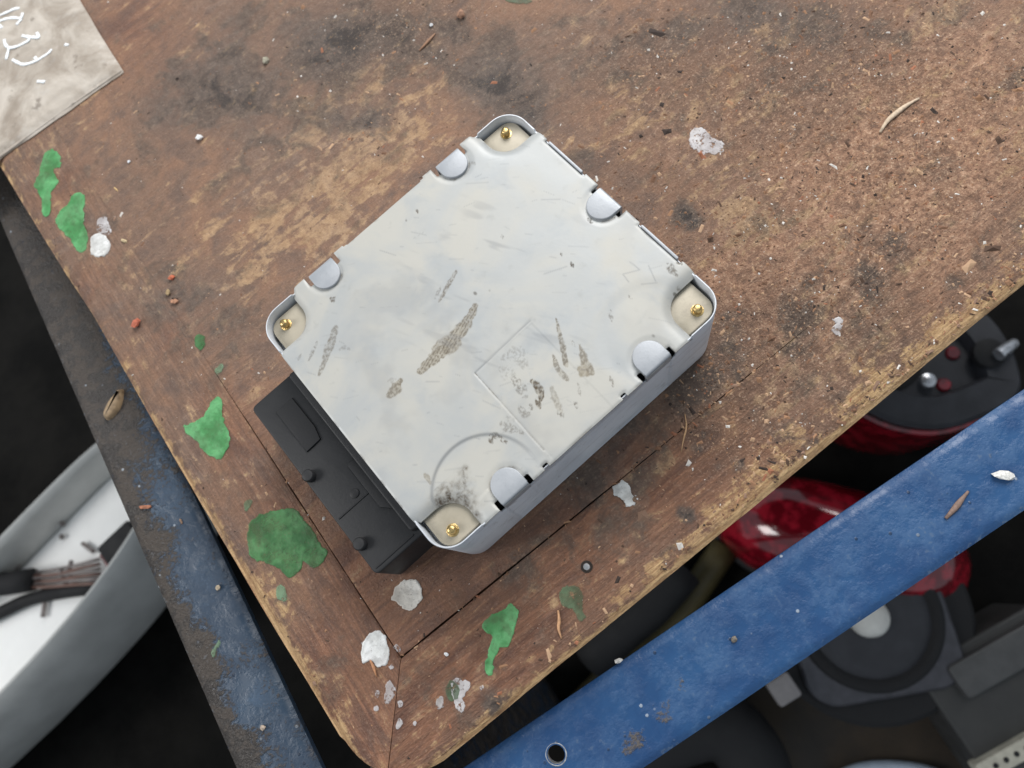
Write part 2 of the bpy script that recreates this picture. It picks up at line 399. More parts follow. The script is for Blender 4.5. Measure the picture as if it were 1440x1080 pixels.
def poly_dist(x, y, P):
    d = np.full(x.shape, 1.0); inside = np.zeros(x.shape, bool); Q = np.roll(P, -1, 0)
    for (ax, ay), (bx_, by_) in zip(P, Q):
        ex, ey = bx_ - ax, by_ - ay; t = np.clip(((x - ax) * ex + (y - ay) * ey) / (ex * ex + ey * ey + 1e-18), 0, 1)
        d = np.minimum(d, np.hypot(x - ax - t * ex, y - ay - t * ey))
        c = (ay > y) != (by_ > y); inside ^= c & (x < ex * (y - ay) / (ey if abs(ey) > 1e-15 else 1e-15) + ax)
    return np.where(inside, d, -d)
def splash(pts, mat, h=.00010, jit=.0005, seed=0, name='paint_splash', label=None, z=0.00016, parent=None, org=None, zb=0.0):
    """thin film of dried paint: fine grid inside the traced outline, thicker away from its ragged edge"""
    P = chaikin(ccw(np.array([at(a, b, zb) for a, b in pts])), 2)
    org = TC if org is None else org; par = board if parent is None else parent
    lo, hi = P.min(0) - .0012, P.max(0) + .0012; g = .00034
    x, y = np.meshgrid(np.arange(lo[0], hi[0], g), np.arange(lo[1], hi[1], g), indexing='ij')
    d = poly_dist(x, y, P) + (fbm(x * 650, y * 650, seed + 40, 3) - .5) * 2.6 * jit + (fbm(x * 240, y * 240, seed + 77, 2) - .5) * 3.2 * jit
    e = np.clip(d / .0011, 0, 1)
    zz = zb + z - .00025 * (1 - sstep(-.0006, .0004, d)) + h * sstep(0, .0005, d) * (1 + 1.2 * np.exp(-((d - .0005) / .0005) ** 2)) + (fbm(x * 420, y * 420, seed + 5, 2) - .5) * h * 1.4
    ins_ = d > -.0004
    anyc = ins_[:-1, :-1] | ins_[1:, :-1] | ins_[1:, 1:] | ins_[:-1, 1:]
    us_ = np.zeros(x.shape, bool)
    for a, b in ((0, 0), (1, 0), (1, 1), (0, 1)): us_[a:us_.shape[0] - 1 + a, b:us_.shape[1] - 1 + b] |= anyc
    ix = -np.ones(x.shape, int); ix[us_] = np.arange(us_.sum())
    V = np.stack([x[us_] - org[0], y[us_] - org[1], zz[us_]], 1)
    F = np.stack([ix[:-1, :-1], ix[1:, :-1], ix[1:, 1:], ix[:-1, 1:]], -1)[anyc]
    o = obj(name, V.tolist(), F.tolist(), mat, par, smooth=True)
    points_attr(o, 'edge', e[us_][:, None] * np.ones((1, 3)))
    if label: o['label'] = label
    return o
splash([(68,212),(75,208),(80,214),(88,224),(86,238),(74,236),(80,246),(84,254),(78,262),(72,272),(74,296),(66,306),(58,302),(60,280),(54,270),(46,264),(52,250),(58,230),(62,216)], GREEN, seed=1, label='green dried paint streak near the plastic bag')
splash([(100,274),(112,270),(120,276),(120,290),(116,300),(122,318),(124,330),(123,350),(116,355),(106,352),(100,338),(92,330),(80,322),(77,308),(84,296),(96,286)], GREEN, seed=2, label='green paint blot beside a white paint dot')
splash([(128,334),(136,328),(146,330),(154,338),(157,346),(152,358),(140,362),(130,360),(125,350)], WHITE, seed=3, h=.0002, jit=.0004)
splash([(134,312),(146,302),(154,312),(158,328),(150,332),(136,326)], WHITE_W, seed=4, jit=.0006)
splash([(271,478),(278,471),(288,472),(291,480),(289,490),(282,494),(275,488)], GREEN_D, seed=5)
splash([(300,520),(312,508),(317,516),(312,526),(302,527)], GREEN_P, seed=6)
splash([(308,556),(314,562),(312,576),(318,592),(323,606),(325,622),(322,636),(310,648),(300,646),(286,634),(272,616),(258,606),(256,598),(268,598),(280,588),(292,580),(296,568)], GREEN, seed=7, label='green paint blot on the side edging')
splash([(356,728),(372,720),(396,714),(416,712),(424,722),(432,736),(444,750),(452,768),(462,776),(456,790),(446,798),(434,796),(426,786),(424,800),(414,812),(402,812),(394,800),(384,794),(362,790),(348,780),(346,756),(350,738)], GREEN_D, seed=8, label='large dark green paint patch')
splash([(344,706),(352,700),(356,708),(350,722),(342,718)], GREEN_F, seed=9)
splash([(388,826),(398,822),(406,832),(404,846),(396,848),(386,838)], GREEN_P, seed=10)
splash([(712,850),(720,846),(728,856),(730,868),(724,880),(722,892),(718,906),(708,912),(702,908),(698,922),(694,930),(696,944),(688,952),(680,948),(678,936),(684,928),(688,912),(692,896),(686,892),(678,886),(680,872),(692,862),(704,856)], GREEN, seed=11, label='bright green dripped paint splash')
splash([(790,826),(802,822),(818,822),(820,840),(820,858),(824,872),(818,878),(810,872),(808,858),(798,856),(788,850),(786,838)], GREEN_F, seed=12)
splash([(628,958),(636,954),(646,960),(648,974),(640,986),(630,984),(624,972)], GREEN_F, seed=13)
splash([(634,962),(642,952),(650,962),(658,952),(664,962),(656,974),(650,982),(656,994),(648,1006),(640,998),(636,984)], WHITE_W, seed=14, jit=.0008)
splash([(612,988),(620,978),(626,986),(622,998),(614,998)], WHITE_W, seed=15)
splash([(556,822),(568,814),(584,814),(594,824),(594,840),(588,854),(576,862),(564,858),(556,848),(548,844),(554,834)], WHITE_D, seed=16, h=.00014, jit=.0005, label='round dirty white paint dot under the connector')
w = splash([(516,890),(528,886),(540,892),(546,904),(548,918),(546,930),(536,940),(528,938),(524,928),(514,934),(508,926),(506,912),(510,900)], WHITE, seed=17, h=.00025, jit=.0006, label='white paint blob by the mitred seam')
for q, pts in enumerate([[(552,908),(560,906),(566,914),(558,918)], [(546,936),(552,932),(555,940),(548,944)], [(540,964),(548,952),(556,962),(554,980),(546,994),(538,984)], [(526,972),(534,968),(536,980),(528,984)], [(524,994),(532,990),(536,998),(528,1002)],
                         [(556,1012),(564,1008),(568,1018),(560,1026),(555,1020)], [(578,1014),(586,1006),(590,1016),(584,1026)], [(558,986),(566,982),(568,992),(560,998)], [(672,966),(680,960),(684,968),(676,974)]]):
    splash(pts, WHITE_W, seed=20 + q, jit=.0005)
splash([(858,682),(872,678),(884,682),(892,692),(898,704),(894,716),(884,718),(876,708),(868,706),(860,696)], WHITE, seed=31, h=.0002, jit=.0012, label='chipped white paint dot on the right seam')
splash([(968,190),(980,178),(994,182),(1002,194),(1012,200),(1018,212),(1006,220),(996,212),(986,218),(974,208)], WHITE_W, seed=32, jit=.0012)
splash([(1170,448),(1182,442),(1190,452),(1186,468),(1176,480),(1168,472),(1172,460)], WHITE_W, seed=33, jit=.0012)
splash([(820,500),(824,498),(826,504)], WHITE_D, seed=34) if False else None
splash([(706,0),(730,-6),(752,0),(744,8),(724,6)], GREEN_F, seed=35)

# ------------------------------------------------------------------ blue steel frame under the board
def blue_paint(name, wearlvl, c1, c2, dirtc):
    t = NT(name)
    add3 = lambda a, b_, c: t.math('ADD', t.math('MULTIPLY', a, .35), t.math('ADD', t.math('MULTIPLY', b_, .35), t.math('MULTIPLY', c, .3)))
    al = t.map((1, 1, 1), (0, 0, math.radians(8.15)))
    con = lambda v: t.step(v, .36, .64)
    big = con(t.noise(26, 6, .62, .4)); mid = con(t.noise(120, 6, .62)); fine = con(t.noise(600, 4, .62)); st = t.noise(1, 5, .6, .3, t.map((30, 160, 60), vec=al))
    col = t.mix(big, c1, c2)
    col = t.mix(t.step(add3(big, mid, fine), .45, .95, 0, .20), col, lin(96, 126, 160, K))
    d1, d2, d3, _ = t.attr('wear')
    ds = t.math('ADD', t.math('MULTIPLY', d1, .8), t.math('MULTIPLY', t.math('SUBTRACT', add3(big, mid, fine), .5), .9))
    col = t.mix(t.step(ds, wearlvl, wearlvl + .3, 0, .92), col, t.mix(t.step(mid, .3, .7), dirtc, tuple(x * 1.7 for x in dirtc[:3]) + (1,)))
    col = t.mix(t.step(t.math('ADD', t.math('MULTIPLY', mid, fine), t.math('MULTIPLY', d2, .35)), .80, 1.1, 0, .30), col, lin(120, 130, 140, K))
    v = t.n('ShaderNodeTexVoronoi'); t.put(v.inputs['Vector'], t.co); v.inputs['Scale'].default_value = 260
    sc = t.n('ShaderNodeSeparateColor'); t.t.links.new(v.outputs['Color'], sc.inputs[0])
    spk = t.math('MULTIPLY', t.step(v.outputs['Distance'], .1, .22, 1, 0), t.step(sc.outputs[0], .84, .9))
    col = t.mix(t.math('MULTIPLY', spk, .7), col, t.mix(t.step(sc.outputs[1], .4, .6), lin(28, 40, 60, K), lin(180, 190, 200, K)))
    h = t.math('ADD', t.math('MULTIPLY', mid, .6), t.math('MULTIPLY', spk, .5)); h = t.math('ADD', h, t.math('MULTIPLY', t.step(ds, wearlvl, wearlvl + .3), t.math('MULTIPLY', fine, .9)))
    return t.done(col, t.step(mid, 0, 1, .34, .6), t.bump(h, .6, .0007), spec=.45)
BLUE = blue_paint('blue_paint', .42, lin(32, 70, 116, K), lin(44, 86, 132, K), lin(76, 70, 64, K))
BLUE_D = blue_paint('grimy_blue_paint', -.04, lin(44, 62, 82, K), lin(54, 74, 94, K), lin(58, 50, 42, K))
STEEL = simple('bare_steel', (.5, .5, .5, 1), .4, 1.0, .2, 300)
FA = math.radians(-8.15); FU = np.array([math.cos(FA), math.sin(FA)]); FV = np.array([-math.sin(FA), math.cos(FA)])
ZB = -THICK
bu = at(657, 1077, ZB); bl = at(907, 1077, ZB); so = at(0, 315, ZB)
vb1 = bu @ FV; vb0 = bl @ FV - .0005; us0 = so @ FU             # beam between vb0..vb1, strip from us0
FO = np.array([us0 * FU[0] + vb0 * FV[0], us0 * FU[1] + vb0 * FV[1]])   # outer frame corner
frame = thing('bench_frame', (FO[0], FO[1], 0), 'blue painted steel bench frame with a grimy side rail carrying the wooden board', 'bench')
frame.rotation_euler = (0, 0, FA)
HB = TOP + ZB                                                      # frame upper face
BW = vb1 - vb0; SW = 0.032
def rail(name, L, W, mat, ux, hole=None, wear=None, edge=.0016, thick=.0045):
    """angle section: fine-gridded upper flange with rolled edges and a wall hanging from the outer edge"""
    nu, nw = int(L / .0013), int(W / .0011)
    a = np.linspace(0, L, nu); b = np.linspace(0, W, nw)
    A, B = np.meshgrid(a, b, indexing='ij')
    d = np.minimum(B, W - B)
    Z = HB - edge * np.exp(-(d / .0016) ** 1.5) + (fbm(A * 60, B * 60, 51, 3) - .5) * .0005
    keep = np.ones((nu - 1, nw - 1), bool)
    idx = np.arange(nu * nw).reshape(nu, nw)
    if hole:
        ha, hb, hr = hole; r = np.hypot(A - ha, B - hb); ins = r < hr
        near = (r < hr + .0032) & (r > 1e-6)
        keep = ~(ins[:-1, :-1] & ins[1:, :-1] & ins[1:, 1:] & ins[:-1, 1:])
        f = np.where(ins, hr / np.maximum(r, 1e-6), 1.0)
        A = ha + (A - ha) * f; B = hb + (B - hb) * f
    X, Y = (A, B) if ux else (B, A)
    V = np.stack([X, Y, Z], -1).reshape(-1, 3)
    q = np.stack([idx[:-1, :-1], idx[1:, :-1], idx[1:, 1:], idx[:-1, 1:]], -1)[keep]
    if not ux: q = q[:, ::-1]
    rim = np.concatenate([idx[:, 0], idx[-1, 1:], idx[-2::-1, -1], idx[0, -2:0:-1]]); k = len(rim); low = V[rim].copy(); low[:, 2] = HB - thick
    base = len(V); V = np.vstack([V, low]); nx = np.roll(np.arange(k), -1)
    S = np.stack([rim, base + np.arange(k), base + nx, rim[nx]], 1)
    if not ux: S = S[:, ::-1]
    w0, w1 = .0006, .0048
    bx = box(0, L, w0, w1, HB - .045, HB - thick + .0004) if ux else box(w0, w1, 0, L, HB - .045, HB - thick + .0004)
    VV, FF = join([(V.tolist(), q.tolist() + S.tolist()), bx])
    o = obj(name, VV, FF, mat, frame, smooth=True, sharp=55)
    n = len(VV); c = np.array(VV); Xw = FO[0] + c[:, 0] * FU[0] + c[:, 1] * FV[0]; Yw = FO[1] + c[:, 0] * FU[1] + c[:, 1] * FV[1]
    r = np.zeros(n)
    for px, py, rad, s in wear:
        cc = at(px, py, ZB); kk = np.linalg.norm(at(px + rad, py, ZB) - cc) ** 2
        r += s * np.exp(-((Xw - cc[0]) ** 2 + (Yw - cc[1]) ** 2) / kk)
    e = np.exp(-(np.minimum(c[:, 1] if ux else c[:, 0], 1) / .0012) ** 2)
    points_attr(o, 'wear', np.stack([np.clip(r, -1, 1.4), e, e * 0], 1))
    return o
hp = at(782, 1061, ZB) - FO
bwear = [(760,1000,14,.35),(830,960,16,.3),(900,900,14,.25),(1000,880,20,.25),(1180,800,20,.2),(1300,700,20,.2),(690,1068,16,.5),(720,1050,10,.4),(860,1000,12,.4),(1400,640,16,.25),(1120,850,12,.35),(900,1040,22,.9),(930,1015,18,.7),(880,1055,14,.6),(935,985,12,.45),(960,960,10,.4),(850,940,8,.3),(1080,800,10,.3),(1250,760,8,.3),(1000,990,12,.3)]
bm_ = rail('front_beam', .80, BW, BLUE, True, hole=(hp @ FU, hp @ FV, .0034), wear=bwear)
# rolled bright lip of the bolt hole
hv, hf = [], []
hc = (hp @ FU, hp @ FV)
ringp = [(.0034, -.0042), (.0034, -.0012), (.0036, -.0002), (.0040, .00012), (.0044, -.0004)]
V_, F_ = rings([[(hc[0] + r * math.cos(2 * math.pi * k / 28), hc[1] + r * math.sin(2 * math.pi * k / 28), HB + z) for k in range(28)] for r, z in ringp], False, False)
obj('bolt_hole_lip', V_, F_, simple('bright_worn_steel', (.34, .35, .36, 1), .45, .5, .5, 500), bm_, smooth=True)
swear = []
for i in range(26):
    y = 180 + i * 36; x0 = 0 + (y - 315) / 2.354
    swear += [(x0 + 10, y, 26, .55), (x0 + 45, y, 26, .5 if y < 560 else (.30 if (i % 4) == 0 else .05))]
swear += [(60, 350, 60, .8), (110, 480, 30, .3), (165, 600, 26, .9), (100, 420, 40, .4), (235, 690, 30, -.3), (262, 800, 34, -.3), (250, 730, 26, -.2), (320, 880, 32, -.3), (360, 980, 30, -.3), (340, 1000, 26, -.3), (290, 840, 24, -.3)]
rail('side_rail', .62, SW, BLUE_D, False, wear=swear)
# the far beam and the posts under the corners (mostly hidden by the board)
for x, y in ((.0065, .0065), (.752, .0065), (.0065, .573)):
    o = obj('leg', *box(x, x + .04, y, y + .04, 0, HB - .006), BLUE_D, frame); points_attr(o, 'wear', np.full((8, 3), .3))
# green brush mark on the side rail
gs = splash([(307,896),(311,894),(310,906),(303,922),(298,926),(297,916)], GREEN_P, seed=61, name='paint_smear', zb=ZB)
gs.parent = frame; gs.location = (TC[0], TC[1], TOP)
gs.matrix_parent_inverse = (Matrix.Translation((FO[0], FO[1], 0)) @ Matrix.Rotation(FA, 4, 'Z')).inverted()

# ------------------------------------------------------------------ the control unit
Hh = 0.0418; HW, HL = 0.065, 0.0587
unit = thing('control_unit', (0, 0, TOP + .0003), 'scuffed pale metal control unit box with four brass corner pins and black connector', 'control unit')
def metal(name, c1, c2, metal_, rough, nsc=60):
    t = NT(name)
    a = t.noise(nsc, 6, .6, .3); f = t.noise(nsc * 14, 4, .7)
    col = t.mix(t.step(a, .3, .7), c1, c2); col = t.mix(t.step(f, .55, .8, 0, .3), col, tuple(x * .5 for x in c1[:3]) + (1,))
    g = t.noise(1, 5, .6, 0, t.map((40, 40, 260)))
    col = t.mix(t.step(g, .52, .7, 0, .18), col, lin(130, 124, 118, K)); col = t.mix(t.step(t.noise(150, 6, .7, .3, t.map(loc=(1, 2, 3))), .56, .7, 0, .3), col, lin(140, 132, 122, K))
    return t.done(col, t.step(a, .3, .7, rough - .08, rough + .1), t.bump(f, .2, .0003), metal_)
ZINC = metal('zinc_steel', lin(222, 227, 234, K), lin(236, 239, 244, K), .15, .42)
ZINC_TAB = metal('zinc_tab', lin(170, 174, 179, K), lin(184, 187, 191, K), .25, .45)
PLATE = metal('cream_plate', lin(172, 163, 144, K), lin(190, 181, 162, K), .15, .45)
BRASS = simple('brass', lin(190, 164, 112), .34, 1.0, .25, 700, .25)
DARK = simple('dark_inside', (.01, .01, .011, 1), .7)
KL = .58
def lid_material():
    t = NT('scuffed_lid_metal')
    g, s_, w_, _ = t.attr('grime')
    big = t.noise(38, 5, .55, .5); mid = t.noise(160, 5, .6); fine = t.noise(1100, 4, .7)
    col = t.mix(t.step(big, .35, .65), lin(219, 221, 219, KL), lin(232, 229, 219, KL))
    col = t.mix(t.step(t.noise(60, 4, .6, .4, t.map(loc=(3, 1, 0))), .52, .7, 0, .5), col, lin(206, 211, 213, KL))
    col = t.mix(t.step(mid, .6, .8, 0, .4), col, lin(190, 190, 184, KL))
    sp = t.n('ShaderNodeTexVoronoi'); t.put(sp.inputs['Vector'], t.map((210, 150, 150), (0, 0, .7))); sp.inputs['Scale'].default_value = 1
    sc = t.n('ShaderNodeSeparateColor'); t.t.links.new(sp.outputs['Color'], sc.inputs[0])
    dot = t.math('MULTIPLY', t.step(sp.outputs['Distance'], .08, .2, 1, 0), t.step(sc.outputs[0], .955, .975))
    col = t.mix(t.math('MULTIPLY', dot, .7), col, lin(96, 88, 76, KL))
    gm = t.math('MULTIPLY', g, t.step(fine, .25, .7, .35, 1.25), True)
    col = t.mix(s_, col, t.mix(t.step(fine, .35, .65), lin(146, 126, 92, KL), lin(188, 172, 138, KL)))
    col = t.mix(gm, col, t.mix(t.step(fine, .3, .7), lin(52, 42, 32, KL), lin(112, 92, 66, KL)))
    col = t.mix(w_, col, lin(150, 152, 156, KL))
    h = t.math('ADD', t.math('MULTIPLY', mid, .25), t.math('MULTIPLY', fine, .06)); h = t.math('SUBTRACT', h, t.math('MULTIPLY', gm, .4))
    return t.done(col, t.math('ADD', t.step(big, .3, .7, .42, .55), t.math('MULTIPLY', gm, .3)), t.bump(h, .35, .0006), .12)
LID = lid_material()
# --- housing: rounded tub, rim standing proud at the open corners, slots beside the folded tabs
TABS = [(-.0325, 1, 'y'), (.0325, 1, 'y'), (-.0325, -1, 'y'), (.0325, -1, 'y'), (0, 1, 'x')]
ol = resample(rrect(-HW, HW, -HL, HL, .0095, 14), .0006, True)
def wall_top(p):
    x, y = p; z = Hh - .00115
    if abs(x) > .0478 and abs(y) > .0428: z = Hh - .0001
    for c, sg, ax in TABS:
        t_, nrm, lim = (x, y * sg, HL) if ax == 'y' else (y, x * sg, HW)
        if nrm > lim - .002 and abs(abs(t_ - c) - .0066) < .0013: z = Hh - .006
    return z
def wall_out(p):
    x, y = p; q = 1 - .0035 * float(fbm(np.array(x * 45 + 9), np.array(y * 45), 140, 3)); p = (x * q, y * q); x, y = p
    if y < -HL + .001 and -.0385 < x < .0385: return np.array([x, y + .0007])
    return np.array(p)
zt = [wall_top(p) for p in ol]; out = np.array([wall_out(p) for p in ol]); inn = inset(ccw(ol), .00075) if True else ol
if ccw(ol)[0][0] != ol[0][0] or ccw(ol)[0][1] != ol[0][1]: inn = inn[::-1]
def ring3(p, zs): return [(a[0], a[1], z) for a, z in zip(p, zs)]
nn = len(ol)
hV, hF = rings([lift(inset(ol, .0012), .0), lift(inset(ol, .0003), .0004), lift(out, .0016), ring3(out, [z - .0004 for z in zt]), ring3(inset(out, .0002), zt), ring3(inset(inn, -.0001), zt), ring3(inn, [z - .0003 for z in zt]), lift(inn, Hh - .0095)], True, True)
housing = obj('housing', hV, hF, ZINC, unit, smooth=True, sharp=40)
obj('inner_shade_sheet', *prism(inset(ol, .0016), Hh - .0094, Hh - .0085), DARK, housing)  # near-black sheet painting the unlit inside of the housing
# --- lid: fine grid trimmed to its outline, with pressed relief
ST = .00036
gx = np.arange(-.0672, .0673, ST); gy = np.arange(-.0612, .0613, ST)
X, Y = np.meshgrid(gx, gy, indexing='ij')
def rbox(x, y, x0, x1, y0, y1, r):
    cx, cy = (x0 + x1) / 2, (y0 + y1) / 2; qx = np.abs(x - cx) - (x1 - x0) / 2 + r; qy = np.abs(y - cy) - (y1 - y0) / 2 + r
    return np.hypot(np.maximum(qx, 0), np.maximum(qy, 0)) + np.minimum(np.maximum(qx, qy), 0) - r
def d_cut(x, y):
    ax, ay = np.abs(x), np.abs(y)
    return rbox(ax, ay, .0480, .0900, .0430, .0900, .0088)
NOTCH = []
for c, sg, ax in TABS:
    for e in (-1, 1):
        t_ = c + e * .0066
        NOTCH.append((t_ - .0010, t_ + .0010, sg * .0554, sg * .0640) if ax == 'y' else (sg * .0614, sg * .0700, t_ - .0010, t_ + .0010))
NOTCH += [(-.0198, -.0176, -.064, -.0570), (.0158, .0180, -.064, -.0571), (.0640, .07, .0345, .0362), (.0640, .07, .0142, .0156), (.0640, .07, -.0160, -.0148), (.0640, .07, -.0362, -.0345),
          (-.0205, -.0188, .0592, .064), (.0190, .0207, .0592, .064), (-.07, -.0636, -.0436, -.0424)]
def lid_sd(x, y):
    d = rbox(x, y, -.06505, .0638, -.05875, .0588, .0006)
    for c, sg, ax in TABS:
        if ax == 'y':
            e = .0600 if sg > 0 else .0590
            for a, b in ((c - .0135, c - .0060), (c + .0060, c + .0135)):
                if sg > 0: d = np.minimum(d, rbox(x, y, a, b, .045, e, .0012))
        else:
            for a, b in ((-.0150, -.0058), (.0058, .0150)): d = np.minimum(d, rbox(x, y, .05, .0652, a, b, .0009))
    for a, b in ((.0360, .0445), (-.0445, -.0360)): d = np.minimum(d, rbox(x, y, .05, .0652, a, b, .0009))
    d = np.maximum(d, -d_cut(x, y))
    for a, b, e, f in NOTCH: d = np.maximum(d, -rbox(x, y, min(a, b), max(a, b), min(e, f), max(e, f), .0004))
    return d
sd = lid_sd(X, Y); ins = sd < 0
anyin = ins[:-1, :-1] | ins[1:, :-1] | ins[1:, 1:] | ins[:-1, 1:]
Xs, Ys = X.copy(), Y.copy()
for _ in range(4):
    d = lid_sd(Xs, Ys); e = 2e-5
    gxx = (lid_sd(Xs + e, Ys) - lid_sd(Xs - e, Ys)) / (2 * e); gyy = (lid_sd(Xs, Ys + e) - lid_sd(Xs, Ys - e)) / (2 * e)
    k = (d > 0) & (np.abs(d) < .0012)
    Xs = np.where(k, Xs - gxx * d, Xs); Ys = np.where(k, Ys - gyy * d, Ys)
dc = np.maximum(d_cut(Xs, Ys), 0)
din = np.maximum(-lid_sd(Xs, Ys), 0)
Z = Hh - .0018 * np.exp(-(dc / .0022) ** 1.6) - .00030 * np.exp(-(din / .00045) ** 1.5)
cr = np.hypot(Xs + .039, Ys + .0507)
arcmask = sstep(-.30, .05, (Ys + .0507) / np.maximum(cr, 1e-6))
Z = Z - .00045 * (1 - sstep(.0188, .0200, cr)) * arcmask * sstep(-.075, -.058, Xs)
cr2 = np.hypot(Xs - .040, Ys + .0500); Z = Z - .00022 * (1 - sstep(.017, .0225, cr2))
Z = Z + (fbm(Xs * 26, Ys * 26, 70, 3) - .5) * .0005 + (fbm(Xs * 95, Ys * 95, 74, 2) - .5) * .00006
tabd = np.full_like(X, 1.)
for c, sg, ax in TABS:
    tx, ty = (c, sg * .0550) if ax == 'y' else (sg * .0610, c)
    tabd = np.minimum(tabd, np.hypot(Xs - tx, Ys - ty))
Z = Z - .0003 * (1 - sstep(.0064, .0092, tabd))
# pressed L-shaped line
def seg_d(x, y, a, b):
    a = np.array(a); b = np.array(b); ab = b - a; t = np.clip(((x - a[0]) * ab[0] + (y - a[1]) * ab[1]) / (ab @ ab), 0, 1)
    return np.hypot(x - a[0] - t * ab[0], y - a[1] - t * ab[1]), t
L0, L1, L2 = at(745, 452, Hh), at(668, 525, Hh), at(765, 633, Hh)
dl1, _ = seg_d(Xs, Ys, L0, L1); dl2, _ = seg_d(Xs, Ys, L1, L2)
Z = Z - .00016 * np.exp(-(np.minimum(dl1, dl2) / .00035) ** 2) - .00008 * np.where((Xs > L1[0]) & (Ys < L1[1]) & (Xs < .0115), 1, 0)
# grime, scrapes and greyish rubs
gr = np.zeros_like(X); sc = np.zeros_like(X); we = np.zeros_like(X)
def stroke(pts, w0, w1, a, hatch=0, edge=0, tan=0.0, thr=.42, soft=0):
    global gr, sc
    P = smooth_line(np.array([at(p[0], p[1], Hh) for p in pts]), 2)
    cum = np.r_[0, np.cumsum(np.linalg.norm(np.diff(P, axis=0), axis=1))]; tot = cum[-1]
    best = np.full_like(X, 1.); tb = np.zeros_like(X)
    lo = P.min(0) - .004; hi = P.max(0) + .004
    k = (Xs > lo[0]) & (Xs < hi[0]) & (Ys > lo[1]) & (Ys < hi[1])
    x, y = Xs[k], Ys[k]; b = np.full_like(x, 1.); tt_ = np.zeros_like(x)
    for i in range(len(P) - 1):
        d, t = seg_d(x, y, P[i], P[i + 1]); m = d < b
        b = np.where(m, d, b); tt_ = np.where(m, (cum[i] + t * (cum[i + 1] - cum[i])) / tot, tt_)
    wd = (w0 + (w1 - w0) * tt_) * (.55 + .75 * np.sin(np.pi * np.clip(tt_ * .92 + .04, 0, 1))) * (.7 + .6 * vnoise(x * 900, y * 900, 90))
    m = 1 - sstep(.75, 1.1, b / wd)
    nz = fbm(x * 1500, y * 1500, 91, 2)
    v = m * sstep(thr - .16, thr + .16, nz)
    if soft:
        s1 = fbm(x * 420 + y * 260, y * 420 - x * 260, 93, 4); v = np.exp(-(b / wd) ** 2 * .9) * (.25 + .95 * sstep(.3, .7, s1))
    if hatch: v = m * np.clip(.35 * sstep(.35, .7, nz) + sstep(.45, .8, .5 + .5 * np.sin((x * .35 - y) * 2 * np.pi / hatch + 3 * nz)) * .75 * sstep(.25, .5, nz), 0, 1)
    if edge: v = np.maximum(v, m * sstep(.55, .85, b / wd) * .9 * sstep(.3, .5, nz))
    gr[k] = np.maximum(gr[k], a * v); sc[k] = np.maximum(sc[k], tan * m * (.6 + .4 * nz))
stroke([(592,522),(606,508),(622,494),(640,476),(656,456),(668,432)], .0022, .0020, .66, hatch=.0011, edge=1, tan=.62)
stroke([(610,498),(618,484),(630,474)], .0016, .0012, .5, hatch=.001, tan=.5)
stroke([(626,494),(640,486),(646,470)], .0020, .0016, .35, hatch=.001, tan=.7)
stroke([(618,424),(624,414),(632,398),(642,382)], .0007, .0009, .55, tan=.3)
stroke([(612,420),(620,404)], .0005, .0005, .4)
stroke([(548,556),(556,548),(563,536)], .0020, .0014, .5, edge=1, tan=.65)
stroke([(547,536),(556,534)], .0009, .0007, .25)
stroke([(449,528),(456,510),(462,494),(468,476),(472,462)], .0008, .0017, .5, edge=1, tan=.25)
stroke([(434,508),(440,496),(446,482)], .0005, .0006, .45)
stroke([(478,492),(486,488),(492,492)], .0007, .0006, .35)
stroke([(420,506),(424,498)], .0004, .0004, .35)
stroke([(782,448),(788,474),(794,500),(796,514)], .0004, .0011, .6, tan=.5)
stroke([(778,500),(784,520),(798,534)], .0006, .0011, .5, tan=.35)
stroke([(815,486),(820,500),(824,514),(832,524)], .0005, .0020, .45, tan=.6)
stroke([(816,520),(826,526)], .0020, .0016, .15, tan=.75)
stroke([(805,480),(808,492)], .0004, .0004, .5)
stroke([(858,438),(860,452)], .0008, .0006, .45); stroke([(885,416),(888,420)], .0006, .0005, .5)
stroke([(722,532),(734,548),(738,556)], .0014, .0020, .55, thr=.5)
stroke([(748,536),(756,544),(762,552),(760,562)], .0010, .0012, .85, tan=.5)
stroke([(712,502),(728,500),(736,512)], .0030, .0030, .30, thr=.55); stroke([(706,520),(722,528)], .0024, .002, .25, thr=.55)
stroke([(730,572),(738,586),(744,582)], .0010, .0012, .45); stroke([(754,564),(760,574)], .0009, .0007, .75, tan=.5); stroke([(746,570),(748,576)], .0008, .0006, .6)
stroke([(785,580),(792,586)], .0010, .0008, .6); stroke([(808,566),(812,574)], .0008, .0006, .55); stroke([(775,560),(788,570),(790,582)], .0006, .0007, .35)
stroke([(776,546),(782,566),(790,580)], .0011, .0008, .25, tan=.3); stroke([(858,530),(862,544)], .0005, .0005, .5); stroke([(812,540),(816,556)], .0006, .0005, .35)
stroke([(706,596),(716,602),(726,606)], .0016, .0012, .45); stroke([(690,612),(700,614),(712,622)], .0010, .0008, .75); stroke([(688,622),(692,618)], .0010, .0008, .7); stroke([(712,590),(720,600)], .0022, .002, .3, thr=.55)
stroke([(731,606),(736,610)], .0006, .0006, .5); stroke([(598,668),(606,680)], .0009, .0007, .25, tan=.5)
